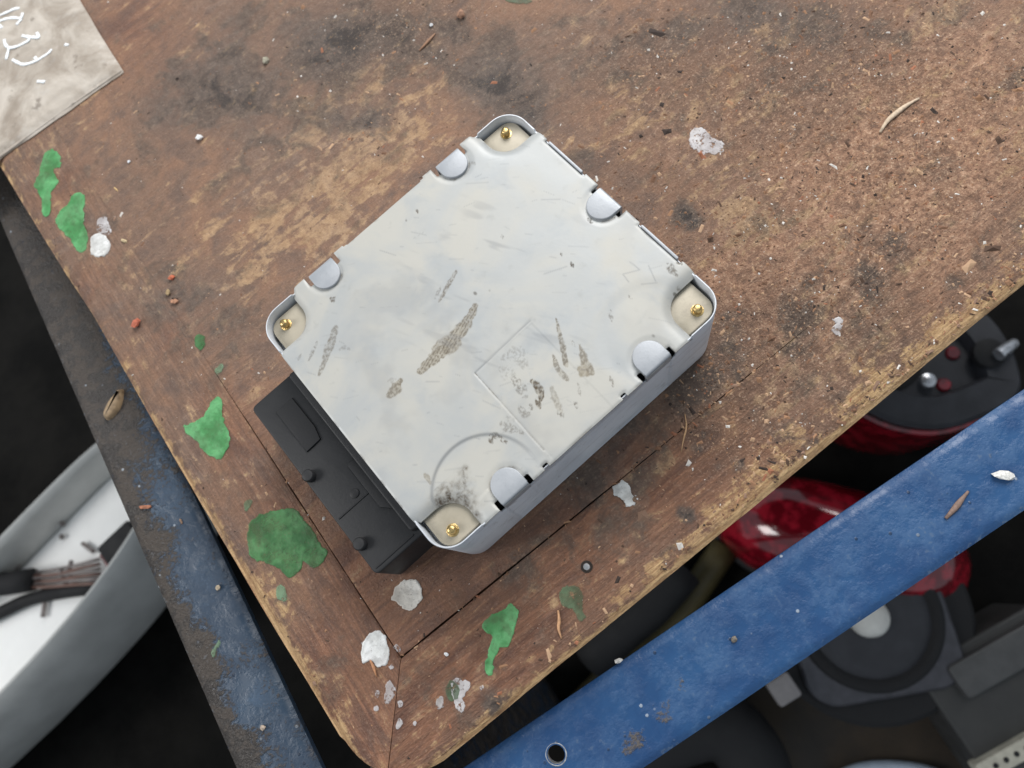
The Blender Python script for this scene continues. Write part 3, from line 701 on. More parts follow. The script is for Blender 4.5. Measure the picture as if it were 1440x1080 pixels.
# soot behind the corner pin nearest the round impression
stroke([(614,706),(626,698),(640,694),(654,694)], .0030, .0034, .85, soft=1); stroke([(648,702),(662,710),(672,724)], .0022, .0018, .75, soft=1)
stroke([(651,692),(652,682),(650,668),(655,660)], .0020, .0018, .60, soft=1); stroke([(638,700),(642,688)], .0026, .002, .5, soft=1); stroke([(668,700),(672,716)], .002, .002, .35, soft=1)
stroke([(940,372),(946,382),(952,388)], .0012, .0009, .6); stroke([(955,404),(960,408)], .0012, .0009, .6); stroke([(954,366),(958,372)], .0012, .0008, .7)
stroke([(828,308),(833,314)], .0010, .0008, .8); stroke([(803,370),(806,376)], .0007, .0006, .9); stroke([(789,356),(790,360)], .0004, .0004, .7); stroke([(706,332),(707,336)], .0005, .0004, .6)
stroke([(586,296),(588,300)], .0005, .0004, .7); stroke([(571,310),(572,312)], .0004, .0003, .7); stroke([(664,228),(668,232)], .0008, .0006, .4); stroke([(466,420),(470,424)], .0012, .001, .7)
# thin lines: the pressed L and a scratched outline
we = np.maximum(we, .55 * np.exp(-(dl1 / .00022) ** 2)); gr = np.maximum(gr, .75 * np.exp(-(dl2 / .00020) ** 2) * (vnoise(Ys * 300, Xs * 0, 5) * .8 + .3))
for a_, b_ in (((876, 386), (900, 380)), ((900, 380), (886, 369)), ((876, 386), (884, 397)), ((912, 374), (922, 396)), ((902, 400), (924, 398))):
    d_, _ = seg_d(Xs, Ys, at(*a_, Hh), at(*b_, Hh)); we = np.maximum(we, .5 * np.exp(-(d_ / .00022) ** 2))
we = np.maximum(we, .42 * np.exp(-((cr - .0194) / .0006) ** 2) * arcmask * (Xs > -.056))
for q_ in range(150):
    cx_, cy_ = rng.uniform(-.062, .062), rng.uniform(-.056, .056); an = rng.normal(-.75, .28); ln = .0012 * math.exp(rng.normal(.9, .7)); wd_ = rng.uniform(.00010, .00022)
    d_, _ = seg_d(Xs, Ys, (cx_, cy_), (cx_ + ln * math.cos(an), cy_ + ln * math.sin(an))); we = np.maximum(we, rng.uniform(.12, .5) * np.exp(-(d_ / wd_) ** 2))
sm = fbm(Xs * 70 + 3, Ys * 70, 101, 4)
we = np.maximum(we, .18 * sstep(.52, .75, sm) * sstep(.35, .6, fbm(Xs * 24, Ys * 24, 103, 2)))
we = np.maximum(we, .35 * sstep(.62, .75, fbm(Xs * 210 + Ys * 90, Ys * 60, 95, 3)) * (1 - sstep(.0, .03, np.hypot(Xs - .012, Ys - .004) - .02)))
gr = np.maximum(gr, .55 * np.exp(-(np.maximum(tabd - .0066, 0) / .0007) ** 2) * (tabd > .0062) * sstep(.45, .7, fbm(Xs * 300, Ys * 300, 97, 2)))
gr = np.maximum(gr, .40 * np.exp(-(din / .0006) ** 2) * sstep(.5, .7, fbm(Xs * 250, Ys * 250, 98, 2)))
idx = -np.ones(X.shape, int); used = np.zeros(X.shape, bool)
for a_, b_ in ((0, 0), (1, 0), (1, 1), (0, 1)): used[a_:used.shape[0] - 1 + a_, b_:used.shape[1] - 1 + b_] |= anyin
idx[used] = np.arange(used.sum())
Vl = np.stack([Xs[used], Ys[used], Z[used]], 1)
Fl = np.stack([idx[:-1, :-1], idx[1:, :-1], idx[1:, 1:], idx[:-1, 1:]], -1)[anyin]
# skirt along open edges
ed = np.concatenate([Fl[:, [0, 1]], Fl[:, [1, 2]], Fl[:, [2, 3]], Fl[:, [3, 0]]]); key = np.sort(ed, 1); key = key[:, 0] * 10 ** 7 + key[:, 1]
_, first, cnt = np.unique(key, return_index=True, return_counts=True); be = ed[first[cnt == 1]]
bvs = np.unique(be); lowmap = {int(v): len(Vl) + i for i, v in enumerate(bvs)}
lowv = Vl[bvs].copy(); lowv[:, 2] -= .0009
Vall = np.vstack([Vl, lowv]); Sk = [(int(b), int(a), lowmap[int(a)], lowmap[int(b)]) for a, b in be]
lid = obj('lid', Vall.tolist(), Fl.tolist() + Sk, LID, unit, smooth=True, sharp=60)
A = np.stack([np.clip(gr, 0, 1)[used], np.clip(sc, 0, 1)[used], np.clip(we, 0, 1)[used]], 1)
points_attr(lid, 'grime', np.vstack([A, np.zeros((len(bvs), 3))]))
lid['label'] = 'pale scuffed lid with brown scrapes and a pressed corner line'
# --- folded crimp tabs
def tab_mesh():
    r = .0058; pts = [(-r, .0005), (-r, -.0022)] + [(r * math.cos(a), -.0032 + r * 1.02 * math.sin(a)) for a in np.linspace(math.pi, 2 * math.pi, 22)] + [(r, -.0022), (r, .0005)]
    a = prism(pts, -.0003, .0010, .00035)
    # bend over the edge and down the wall
    n = 7; prof = [(-.0012, .00098)] + [(.0003 + .0011 * math.sin(q), -.00012 + .0011 * math.cos(q)) for q in np.linspace(0, math.pi / 2, n)] + [(.0014, -.0060), (.0004, -.0060), (.0004, -.0010), (-.0012, -.0003)]
    Vt = [(x, y, z) for x in (-r * .97, r * .97) for y, z in prof]; m = len(prof)
    Ft = [(i, (i + 1) % m, m + (i + 1) % m, m + i) for i in range(m)] + [tuple(range(m))[::-1], tuple(range(m, 2 * m))]
    return join([a, (Vt, Ft)])
tv, tf = tab_mesh(); tme = None
for c, sg, ax in TABS:
    if tme is None:
        o = obj('crimp_tab', tv, tf, ZINC_TAB, unit, smooth=True, sharp=40); tme = o.data
    else:
        o = bpy.data.objects.new('crimp_tab', tme); COL.objects.link(o); o.parent = unit
    if ax == 'y': o.location = (c, sg * (HL - .0010 if sg > 0 else HL - .0015), Hh - .0001); o.rotation_euler = (0, 0, 0 if sg > 0 else math.pi)
    else: o.location = (HW - .0014, c, Hh - .0001); o.rotation_euler = (0, 0, -math.pi / 2)
# lips of the housing standing outside the lid on the side without connector
for y0, y1 in ((.0156, .0345), (-.0345, -.0160)):
    obj('rim_lip', *prism(rrect(.0641, .0651, y0, y1, .0004, 2), Hh - .0014, Hh + .0004, .0002), ZINC_TAB, unit, smooth=True, sharp=40)
# --- corner plates with brass pins
for sx in (-1, 1):
    for sy in (-1, 1):
        base = rrect(.0440, .0628, .0390, .0566, .0050, 6)
        pts = [(sx * a, sy * b) for a, b in base]
        pl = obj('corner_plate', *prism(pts, Hh - .0085, Hh - .0040, .0004), PLATE, unit, smooth=True, sharp=35)
        px_, py_ = sx * .0569, sy * .0521
        pin = obj('pin', *lathe([(.0023, Hh - .0042), (.0023, Hh - .00385), (.00165, Hh - .0037), (.00165, Hh - .0020), (.0014, Hh - .0014), (.0008, Hh - .0012), (.0003, Hh - .00115)], 24, px_, py_), BRASS, pl, smooth=True, sharp=50)
# --- connector
def black_plastic(name, c, rough):
    t = NT(name); f = t.noise(900, 4, .7); b = t.noise(50, 5, .6)
    col = t.mix(t.step(b, .35, .7), c, tuple(x * 1.5 for x in c[:3]) + (1,)); col = t.mix(t.step(f, .66, .8, 0, .3), col, lin(110, 100, 90, K))
    return t.done(col, t.step(b, .3, .7, rough - .08, rough + .1), t.bump(f, .25, .0003), spec=.4)
BLACK = black_plastic('black_plastic', (.014, .014, .015, 1), .52)
conn = obj('connector', *join([
    prism(rrect(-.0900, -.0660, -.0430, .0415, .0022, 4), .0010, .0260, .0006),
    prism(rrect(-.0700, -.0640, -.0405, .0395, .0012, 3), .0040, .0300, .0006)]), BLACK, unit, smooth=True, sharp=40)
conn['label'] = 'black plastic connector block with two round pegs'
BLACK2 = black_plastic('black_plastic_shaded', (.009, .009, .010, 1), .6)  # darker copy of the plastic, with recess shade put into its colour
def cpt(px, py, z=.026): return at(px, py, z)
for pts in ([(389, 580), (412, 560), (444, 600), (452, 618), (433, 636)], ):
    q = [tuple(cpt(*p)) for p in pts]
    obj('recess_shade_pad', *prism(q, .0255, .0268, .0003), BLACK2, conn, smooth=True, sharp=40)  # raised pad whose darker colour stands in for a shaded recess
q = [tuple(cpt(*p)) for p in [(490, 655), (500, 645), (562, 716), (536, 714)]]
obj('step', *prism(q, .0255, .0275, .0003), BLACK2, conn, smooth=True, sharp=40)  # darker quad painting the shade of the recess beside the box
for px, py in ((434, 669), (506, 765)):
    c = cpt(px, py, .028); obj('peg', *lathe([(.0024, .0255), (.0024, .0285), (.0020, .0290), (.001, .0292)], 20, c[0], c[1]), BLACK, conn, smooth=True, sharp=40)
for k in range(5):
    y_ = -.036 + k * .018
    obj('rib', *prism(rrect(-.0903, -.0893, y_ - .0006, y_ + .0006, .0003, 2), .004, .0245, .0002), BLACK, conn)
obj('mould_line', *prism(rrect(-.0885, -.0705, -.0412, -.0406, .0002, 2), .0255, .02635, .0001), BLACK2, conn); obj('mould_line', *prism(rrect(-.0885, -.0705, -.0178, -.0172, .0002, 2), .0255, .02635, .0001), BLACK2, conn)
c = cpt(499, 694); obj('hole_shade_disc', *lathe([(.0018, .0255), (.0018, .0264), (.0012, .0266)], 16, c[0], c[1]), BLACK2, conn, smooth=True, sharp=40)  # dark disc painted in place of a shaded hole

# ------------------------------------------------------------------ plastic bag in the corner, with white marker strokes
def bag_z(x, y):
    return .0016 + .0016 * fbm(x * 55, y * 55, 120, 3) + .0010 * (fbm((x + y) * 160, (y - x) * 40, 124, 3) - .5)
bc, b1, b2, b3 = at(172, 100, .0015), at(112, 0, .0015), at(0, 222, .0015), None
e1 = (b1 - bc); e1 /= np.linalg.norm(e1); e2 = (b2 - bc); e2 /= np.linalg.norm(e2)
bag = thing('plastic_bag', (bc[0], bc[1], TOP), 'dusty clear plastic bag with white marker scrawl on the board', 'bag')
def bag_mat():
    t = NT('dusty_clear_plastic')
    a = t.noise(45, 5, .6, .5); b = t.noise(220, 5, .65); c = t.noise(900, 3, .6)
    col = t.mix(t.step(a, .3, .7), lin(196, 182, 166, K), lin(226, 216, 203, K))
    col = t.mix(t.step(b, .55, .75, 0, .4), col, lin(226, 222, 216, K))
    col = t.mix(t.step(t.noise(130, 4, .6, 0, t.map(loc=(2, 5, 1))), .62, .74, 0, .65), col, lin(128, 116, 104, K))
    t.done(col, .32, t.bump(t.math('ADD', b, t.math('MULTIPLY', a, 1.5)), .45, .0012), spec=.5)
    t.put(t.b.inputs['Alpha'], t.step(a, .3, .7, .50, .82))
    return t.m
BAG = bag_mat()
na, nb = 90, 100; sa, sb = .17, .19
GA, GB = np.meshgrid(np.linspace(0, sa, na), np.linspace(0, sb, nb), indexing='ij')
wob = (fbm(GB * 60, GB * 0, 130, 3) - .5) * .0022 * np.exp(-(GA / .004)); wob2 = (fbm(GA * 30, GA * 0, 133, 3) - .5) * .0012 * np.exp(-(GB / .004))
PX = (GA + wob)[..., None] * e1 + (GB + wob2)[..., None] * e2
ZZ = bag_z(PX[..., 0] + bc[0], PX[..., 1] + bc[1]); dE = np.minimum(GA, GB)
ZZ = ZZ * sstep(-.001, .006, dE) + .0005 - .0009 * np.exp(-((GA - .0070) / .0010) ** 2)
Vb = np.concatenate([PX.reshape(-1, 2), ZZ.reshape(-1, 1)], 1); I = np.arange(na * nb).reshape(na, nb)
Fb = np.stack([I[:-1, :-1], I[1:, :-1], I[1:, 1:], I[:-1, 1:]], -1).reshape(-1, 4)
n0 = len(Vb); Vb2 = Vb.copy(); Vb2[:, 2] = np.maximum(Vb2[:, 2] - .0004, .0002)
rim = np.concatenate([I[:, 0], I[-1, 1:], I[-2::-1, -1], I[0, -2:0:-1]]); nx = np.roll(rim, -1)
Sd = np.stack([rim, rim + n0, nx + n0, nx], 1)
if np.cross(e1, e2) < 0: Fb = Fb[:, ::-1]; Sd = Sd[:, ::-1]
bo = obj('bag_film', np.vstack([Vb, Vb2]).tolist(), Fb.tolist() + (Fb[:, ::-1] + n0).tolist() + Sd.tolist(), BAG, bag, smooth=True, sharp=60)
obj('sealed_hem', *tube([tuple(np.r_[(.0015 + .0006 * math.sin(q * 40)) * e1 + q * e2, .0010]) for q in np.linspace(.0006, sb, 60)], .0009, 6, .6), BAG, bag, smooth=True)
MARK = simple('white_marker', lin(244, 248, 250), .5, 0, .03, 600, .2)
for st in ([(0,170),(80,140),(160,105),(225,98)], [(0,240),(80,212),(170,205),(258,225),(266,160)], [(255,228),(200,292)], [(0,290),(34,322)], [(265,415),(330,430),(400,432),(465,435),(425,378)],
           [(70,465),(75,520),(110,552),(200,530),(280,495),(345,462),(342,432)], [(110,552),(82,620),(75,672)], [(145,675),(200,705),(260,730),(340,715),(430,690),(510,645),(570,600),(592,562)], [(432,690),(402,652)], [(440,930),(520,935)], [(740,510),(780,515)]):
    P = smooth_line(np.array([at(a / 8, b / 8, .0025) for a, b in st]), 3); P = resample(P, .0008)
    rr = .0009 * (.75 + .5 * vnoise(np.arange(len(P)) * .7, np.zeros(len(P)), 5))
    z = bag_z(P[:, 0], P[:, 1]) + .00062
    obj('marker_stroke', *tube(np.c_[P - bc, z], rr, 6, .35), MARK, bag, smooth=True)

# ------------------------------------------------------------------ crumbs, chips and splinters one can pick out
def crumb(name, px, py, w, h, rz, col, label, cat, z=0.0, rough=.8, hgt=None, group=None, seed=None, sub=1):
    p = at(px, py, z); mat = simple(name + '_stuff', col, rough, 0, .3, 900, .5, .0004)
    V, F = chip((w, h, hgt or min(w, h) * .7), seed or int(px * 7 + py), sub=sub)
    o = obj(name, V, F, mat, None, (p[0], p[1], TOP + z - .0001)); o.rotation_euler = (0, 0, rz); return tag(o, label, cat, group)
crumb('brick_chip', 194, 456, .0026, .0019, .5, lin(196, 110, 84, K), 'flat orange-red brick chip near the left edge of the board', 'chip')
crumb('brick_chip', 242, 391, .0019, .0014, .2, lin(204, 112, 80, K), 'small orange brick chip behind a cluster of tan crumbs', 'chip')
crumb('mortar_crumb', 238, 412, .0019, .0014, .9, lin(176, 150, 112, K), 'tan mortar crumb beside the small orange chip', 'crumb')
crumb('mortar_crumb', 247, 425, .0022, .0012, -.7, lin(190, 140, 110, K), 'pinkish elongated crumb below the tan mortar crumb', 'crumb')
crumb('plaster_crumb', 282, 195, .0019, .0018, .2, lin(244, 244, 242, K), 'bright white plaster crumb alone on the dark wood', 'crumb')
crumb('plaster_crumb', 182, 228, .0010, .0009, .4, lin(230, 232, 236, K), 'tiny white crumb between the plastic bag and the larger crumb', 'crumb')
crumb('pebble', 374, 87, .0021, .0018, .3, lin(176, 170, 150, K), 'pale grey-beige pebble on the dark stained wood', 'pebble')
crumb('wood_crumb', 649, 23, .0024, .0021, .8, lin(170, 130, 106, K), 'pinkish-brown knobby wood crumb beyond the control unit', 'crumb')
crumb('glass_crumb', 607, 36, .0012, .0011, .1, lin(236, 238, 240, K), 'tiny bright white crumb next to the knobby wood crumb', 'crumb', rough=.3)
crumb('grain_husk', 163, 266, .0005, .0022, .1, lin(214, 180, 128, K), 'thin tan husk beside the green paint streak', 'husk')
crumb('grain_husk', 175, 339, .0010, .0020, .35, lin(206, 184, 146, K), 'plump tan husk beside the white paint dot', 'husk')
crumb('white_flake', 628, 920, .0007, .0011, .2, lin(240, 240, 240, K), 'small white flake on the mitred corner below the seam', 'flake')
crumb('white_flake', 1410, 669, .0042, .0020, -.9, lin(236, 234, 228, K), 'white plaster flake lying on the blue beam', 'flake', z=ZB, hgt=.0014)
crumb('wood_splinter', 206, 713, .0011, .0034, .85, lin(176, 116, 88, K), 'short reddish-brown splinter lying on the grimy side rail', 'splinter', z=ZB, hgt=.0010)
crumb('wood_splinter', 255, 733, .0006, .0016, -.1, lin(146, 120, 100, K), 'tiny brown splinter on the bare blue patch of the side rail', 'splinter', z=ZB)
crumb('mortar_crumb', 308, 826, .0013, .0013, .3, lin(190, 174, 150, K), 'small tan crumb on the blue side rail', 'crumb', z=ZB)
crumb('mortar_crumb', 371, 1023, .0013, .0014, .3, lin(196, 178, 160, K), 'rounded beige crumb on the side rail near the rounded board corner', 'crumb', z=ZB)
crumb('white_flake', 870, 929, .0018, .0010, -.5, lin(214, 210, 204, K), 'pale flake on the edge of the blue beam in the gap', 'flake', z=ZB)
crumb('mortar_crumb', 1032, 899, .0014, .0011, .5, lin(130, 122, 112, K), 'grey crumb stuck on the middle of the blue beam', 'crumb', z=ZB)
def stick(name, pts, r, col, label, cat, z=0.0):
    P = smooth_line(np.array([at(a, b, z) for a, b in pts]), 2); m = len(P); o2 = P[0]
    t = np.linspace(0, 1, m); rr = r * (.35 + .65 * np.sin(np.pi * np.clip(t * .9 + .08, 0, 1)))
    o = obj(name, *tube(np.c_[P - o2, rr * .6 + .0002 + .0008 * t * 0], rr, 7, .7), simple(name + '_stuff', col, .7, 0, .2, 900), None, (o2[0], o2[1], TOP + z), smooth=True)
    return tag(o, label, cat)
stick('straw_stalk', [(1237,187),(1246,172),(1260,160),(1276,148),(1292,139)], .0011, lin(214, 192, 166, K), 'curved pale straw stalk on the rough far part of the board', 'straw')
stick('twig', [(1329,729),(1340,717),(1350,704),(1361,691)], .0012, lin(140, 116, 104, K), 'short brown twig lying on the blue beam', 'twig', ZB)
stick('wood_sliver', [(785,858),(787,872),(785,884),(790,898)], .0007, lin(206, 158, 118, K), 'pale wood sliver beside the faded green paint', 'sliver')
stick('wood_sliver', [(520,926),(526,938),(530,952)], .0006, lin(196, 140, 100, K), 'thin orange wood sliver under the white paint blob', 'sliver')
stick('wood_sliver', [(963,582),(966,600),(961,618),(958,636)], .0004, lin(196, 156, 116, K), 'hair-thin curled sliver near the end of the seam', 'sliver')
stick('wood_sliver', [(590,72),(604,58),(612,48)], .0008, lin(160, 122, 96, K), 'brown sliver on the dark wood beyond the control unit', 'sliver')
# dry seed pod on the side rail
P = np.array([at(a, b, ZB) for a, b in [(175,544),(174,562),(168,580),(152,594),(146,584),(154,566),(164,554)]]); sc0 = P.mean(0)
V, F = rings([lift(chaikin(ccw(P), 2) - sc0, 0), lift(inset(chaikin(ccw(P), 2), .0008) - sc0, .0022), lift(inset(chaikin(ccw(P), 2), .0020) - sc0, .0030)])
tag(obj('seed_pod', V, F, simple('seed_pod_skin', lin(160, 136, 106, K), .6, 0, .35, 300), None, (sc0[0], sc0[1], TOP + ZB), smooth=True, sharp=70), 'dry tan seed pod lying on the grimy side rail', 'seed pod')
# screw head sunk in the front edging
c = at(825, 797)
sk = thing('wood_screw', (c[0], c[1], TOP), 'shiny screw head sunk in the front edging board', 'screw')
obj('head', *lathe([(.0008, -.004), (.0015, -.0006), (.0015, .0004), (.0012, .0008), (.0005, .0009)], 20), STEEL, sk, smooth=True, sharp=40)
obj('dirt_ring', *rings([[(r * math.cos(a), r * math.sin(a), z) for a in np.linspace(0, 2 * math.pi, 20, endpoint=False)] for r, z in ((.0015, .0001), (.0017, .00025), (.0023, .0001))], False, False), simple('dirt_ring_stuff', lin(50, 42, 36, K), .9), sk)  # dark ring painted as the shadow around the screw head

# ------------------------------------------------------------------ loose grit and sawdust (nobody could count it)
def grit():
    N = 21000; pal = np.array([lin(196, 160, 128, K)[:3], lin(164, 124, 94, K)[:3], lin(130, 96, 74, K)[:3], lin(92, 70, 56, K)[:3], lin(62, 50, 44, K)[:3], lin(228, 222, 214, K)[:3], lin(168, 112, 84, K)[:3], lin(150, 120, 100, K)[:3]])
    V, F, Cc = [], [], []; k = 0; tries = 0
    T4 = np.array([(1, 1, 0), (-1, 1, 0), (-1, -1, 0), (1, -1, 0), (0.2, 0.1, 1.1), (-.3, -.2, .8)], float)
    TF = [(0, 1, 4), (1, 5, 4), (1, 2, 5), (2, 3, 5), (3, 4, 5), (3, 0, 4)]
    while k < N and tries < 130000:
        tries += 1
        px, py = rng.uniform(-20, 1460), rng.uniform(-20, 1090); p = at(px, py); x, y = p
        u, v = (p - TC) @ U, (p - TC) @ Vv
        if u < -E2 + .002 or v < -E1 + .002 or u > LU - .01 or v > LV - .01: continue
        if -.0665 < x < .0665 and -.060 < y < .0605: continue
        if -.0915 < x < -.06 and -.0445 < y < .043: continue
        q = p - bc
        if q @ np.array([e2[1], -e2[0]]) * np.sign(e1 @ np.array([e2[1], -e2[0]])) > -.001 and q @ np.array([e1[1], -e1[0]]) * np.sign(e2 @ np.array([e1[1], -e1[0]])) > -.001: continue
        dens = .16 + .9 * math.exp(-((px - 1200) ** 2 + (py - 220) ** 2) / 330 ** 2) + .45 * math.exp(-((px - 560) ** 2 + (py - 40) ** 2) / 170 ** 2) + .35 * math.exp(-((px - 1080) ** 2 + (py - 560) ** 2) / 170 ** 2)
        dens *= .35 + 1.3 * float(fbm(np.array(x * 60), np.array(y * 60), 200, 3)) ** 1.5
        if v < 0: dens *= .8
        if u < 0: dens *= .35
        if rng.random() > dens: continue
        s = .00020 * math.exp(rng.normal(0, .48)); el = 1 + 2.2 * rng.random() ** 3; a = rng.uniform(0, math.pi)
        if rng.random() < .010: s *= 1.9
        if px > 850: s *= 1.25
        B = T4.copy() * rng.uniform(.55, 1.35, (6, 3)); B[:, 0] *= s * el; B[:, 1] *= s; B[:, 2] *= s * .8
        ca, sa_ = math.cos(a), math.sin(a)
        B = np.c_[B[:, 0] * ca - B[:, 1] * sa_, B[:, 0] * sa_ + B[:, 1] * ca, B[:, 2]]
        B[:, 2] *= .8; B += np.array([x - TC[0], y - TC[1], -.00012])
        n = len(V); V += B.tolist(); F += [tuple(i + n for i in f) for f in TF]
        w_ = np.array([.18, .22, .2, .12, .08, .05 if px > 700 else .08, .035, .12]); w_ /= w_.sum()
        c = pal[rng.choice(8, p=w_)] * rng.uniform(.8, 1.15); Cc += [c.tolist()] * 6; k += 1
    t = NT('grit_grains'); _, _, _, col = t.attr('tint'); m = t.done(col, .75, spec=.35)
    o = obj('grit', V, F, m, None, (TC[0], TC[1], TOP)); points_attr(o, 'tint', np.clip(np.array(Cc), 0, 1))
    tag(o, 'loose grit and sawdust scattered over the worn board', 'grit', kind='stuff')
grit()

# ------------------------------------------------------------------ things on the floor, right of the bench
def redlens():
    t = NT('red_lens_plastic'); f = t.noise(60, 3)
    return t.done(t.mix(t.step(f, .42, .58), (.12, .003, .008, 1), (.30, .010, .022, 1)), .12, None, 0, spec=.6, **{'Coat Weight': .5})
RED = redlens(); DGREY = black_plastic('dark_grey_plastic', (.026, .027, .032, 1), .5); BLK = black_plastic('dull_black_rubber', (.009, .009, .010, 1), .75)
SILV = simple('silver_metal', (.62, .63, .66, 1), .3, .8, .1, 200); OFFW = simple('off_white_plastic', (.62, .61, .57, 1), .45, 0, .12, 60)
FLOORZ = -TOP
zp = -.36
pts = [(1437,522),(1440,545),(1424,568),(1374,590),(1325,604),(1270,598),(1225,580),(1180,548),(1150,500),(1180,430),(1260,392),(1340,404),(1395,440),(1427,488)]
P = chaikin(ccw([at(a, b, zp) for a, b in pts]), 2); c0 = P.mean(0)
tl = thing('tail_lamp', (c0[0], c0[1], 0), 'red tail lamp with dark grey back plate standing in the gap between board and beam', 'lamp')
zt_ = TOP + zp; R0 = inset(P, -.003) - c0
obj('lens', *rings([lift(inset(R0, .020), .0), lift(inset(R0, .004), .006), lift(R0 * 1.0, .03), lift(R0, zt_ - .014), lift(inset(R0, .003), zt_ - .0125), lift(inset(R0, .02), zt_ - .03)]), RED, tl, smooth=True, sharp=50)
Q = P - c0
bp = obj('back_plate', *rings([lift(inset(Q, .0005), zt_ - .010), lift(Q, zt_ - .004), lift(inset(Q, .003), zt_), lift(inset(Q, .026), zt_ + .001), lift(inset(Q, .030), zt_ - .010), lift(inset(Q, .036), zt_ - .012)]), DGREY, tl, smooth=True, sharp=40)
for px, py, r, h, mt, nm in ((1250, 500, .030, .004, BLK, 'socket_opening'), (1333, 537, .006, .005, RED, 'red_stud'), (1346, 492, .006, .005, RED, 'red_stud')):
    c = at(px, py, zp) - c0; obj(nm, *lathe([(r, zt_ - .0125), (r, zt_ - .012 + h * .7), (r * .8, zt_ - .012 + h), (r * .3, zt_ - .012 + h)], 24, c[0], c[1]), mt, bp, smooth=True, sharp=40)
a, b = at(1396, 504, zp) - c0, at(1424, 484, zp) - c0
obj('bulb_stem', *tube([(a[0], a[1], zt_ + .010), ((a[0] + b[0]) / 2, (a[1] + b[1]) / 2, zt_ + .008), (b[0], b[1], zt_ + .002)], [.0052, .0048, .0042], 12), SILV, bp, smooth=True, sharp=50)
c = at(1390, 498, zp) - c0; obj('stem_seat', *lathe([(.0125, zt_ - .004), (.0125, zt_ + .0035), (.010, zt_ + .0045)], 24, c[0], c[1]), BLK, bp, smooth=True, sharp=40)
c = at(1308, 533, zp) - c0; obj('terminal', *lathe([(.006, zt_ - .0125), (.006, zt_ - .003), (.003, zt_ - .002)], 16, c[0], c[1]), SILV, bp, smooth=True, sharp=40)
# second red lens, domed, lying lower
c0 = at(1205, 755, -.40); ang = math.radians(-58)
dm = []
for k in range(9):
    a = k / 8 * math.pi / 2; sx, sy = .112 * math.cos(a * .98), .052 * math.cos(a * .98)
    dm.append([(sx * np.sign(math.cos(q)) * abs(math.cos(q)) ** .8, sy * np.sign(math.sin(q)) * abs(math.sin(q)) ** .8, .035 + .065 * math.sin(a)) for q in np.linspace(0, 2 * math.pi, 40, endpoint=False)])
dm = [[(x, y, 0) for x, y, z in dm[0]]] + dm
lamp2 = thing('lamp_lens', (c0[0], c0[1], 0), 'domed glossy red lamp lens lying under the blue beam', 'lamp lens', rz=ang)
obj('lens', *rings(dm), RED, lamp2, smooth=True, sharp=60)
obj('rim', *rings([[(x * k, y * k, z) for x, y, _ in dm[0]] for k, z in ((1.0, .0), (1.05, .002), (1.05, .016), (1.005, .018))]), BLK, lamp2, smooth=True, sharp=40)
# loudspeaker
c0 = at(1222, 868, -.42)
sp = thing('loudspeaker', (c0[0], c0[1], 0), 'black round loudspeaker with white dust cap and grey flange', 'loudspeaker', rz=math.radians(-30))
zs = TOP - .42
obj('basket', *lathe([(.045, .0125), (.048, .02), (.062, zs - .03), (.088, zs - .020), (.090, zs - .016), (.086, zs - .012), (.060, zs - .012)], 56), BLK, sp, smooth=True, sharp=40)
fo = rrect(-.066, .066, -.066, .066, .026, 8)
obj('flange', *rings([lift(fo, zs - .011), lift(fo, zs - .006), lift(inset(ccw(fo), .002), zs - .004), lift(inset(ccw(fo), .006), zs - .004)]), simple('grey_flange', (.06, .06, .07, 1), .4, .3, .2, 80), sp, smooth=True, sharp=40)
obj('surround', *lathe([(.062, zs - .0045), (.060, zs - .001), (.056, zs + .001), (.052, zs - .001), (.050, zs - .0035)], 56), BLK, sp, smooth=True, sharp=60)
obj('cone', *lathe([(.051, zs - .0042), (.050, zs - .003), (.040, zs - .0025), (.0165, zs - .0020)], 48), DGREY, sp, smooth=True, sharp=60)
obj('dust_cap', *lathe([(.017, zs - .003), (.0165, zs + .002), (.014, zs + .006), (.009, zs + .009), (.003, zs + .010)], 36), OFFW, sp, smooth=True, sharp=60)
# grey control module with pale plug
c0 = at(1400, 985, -.43)
gm = thing('grey_module', (c0[0], c0[1], 0), 'matt grey module box with a pale plug strip beside the loudspeaker', 'module', rz=math.radians(-12))
GREYM = simple('matt_grey_case', (.036, .036, .035, 1), .6, 0, .15, 60)
zg = TOP - .43
obj('case', *prism(rrect(-.042, .075, -.070, .048, .006, 4), 0, zg, .003), GREYM, gm, smooth=True, sharp=40)
obj('lid_step', *prism(rrect(-.020, .070, .012, .040, .004, 4), zg - .002, zg + .010, .002), simple('light_grey_case', (.065, .065, .065, 1), .5, 0, .15, 60), gm, smooth=True, sharp=40)
ps = at(1418, 1066, -.42) - c0; ca, sa_ = math.cos(math.radians(12)), math.sin(math.radians(12)); ps = np.array([ps[0] * ca - ps[1] * sa_, ps[0] * sa_ + ps[1] * ca])
pg = obj('plug_strip', *prism([(ps[0] + x, ps[1] + y) for x, y in rrect(-.026, .05, -.007, .007, .0015, 3)], zg - .004, zg + .011, .001), simple('pale_plug', (.42, .40, .33, 1), .5, 0, .15, 100), gm, smooth=True, sharp=40)
for k in range(6):
    obj('plug_hole', *lathe([(.0022, zg + .0105), (.0022, zg + .0114), (.0010, zg + .0116)], 10, ps[0] - .012 + .0095 * k, ps[1]), BLK, pg, smooth=True, sharp=40)
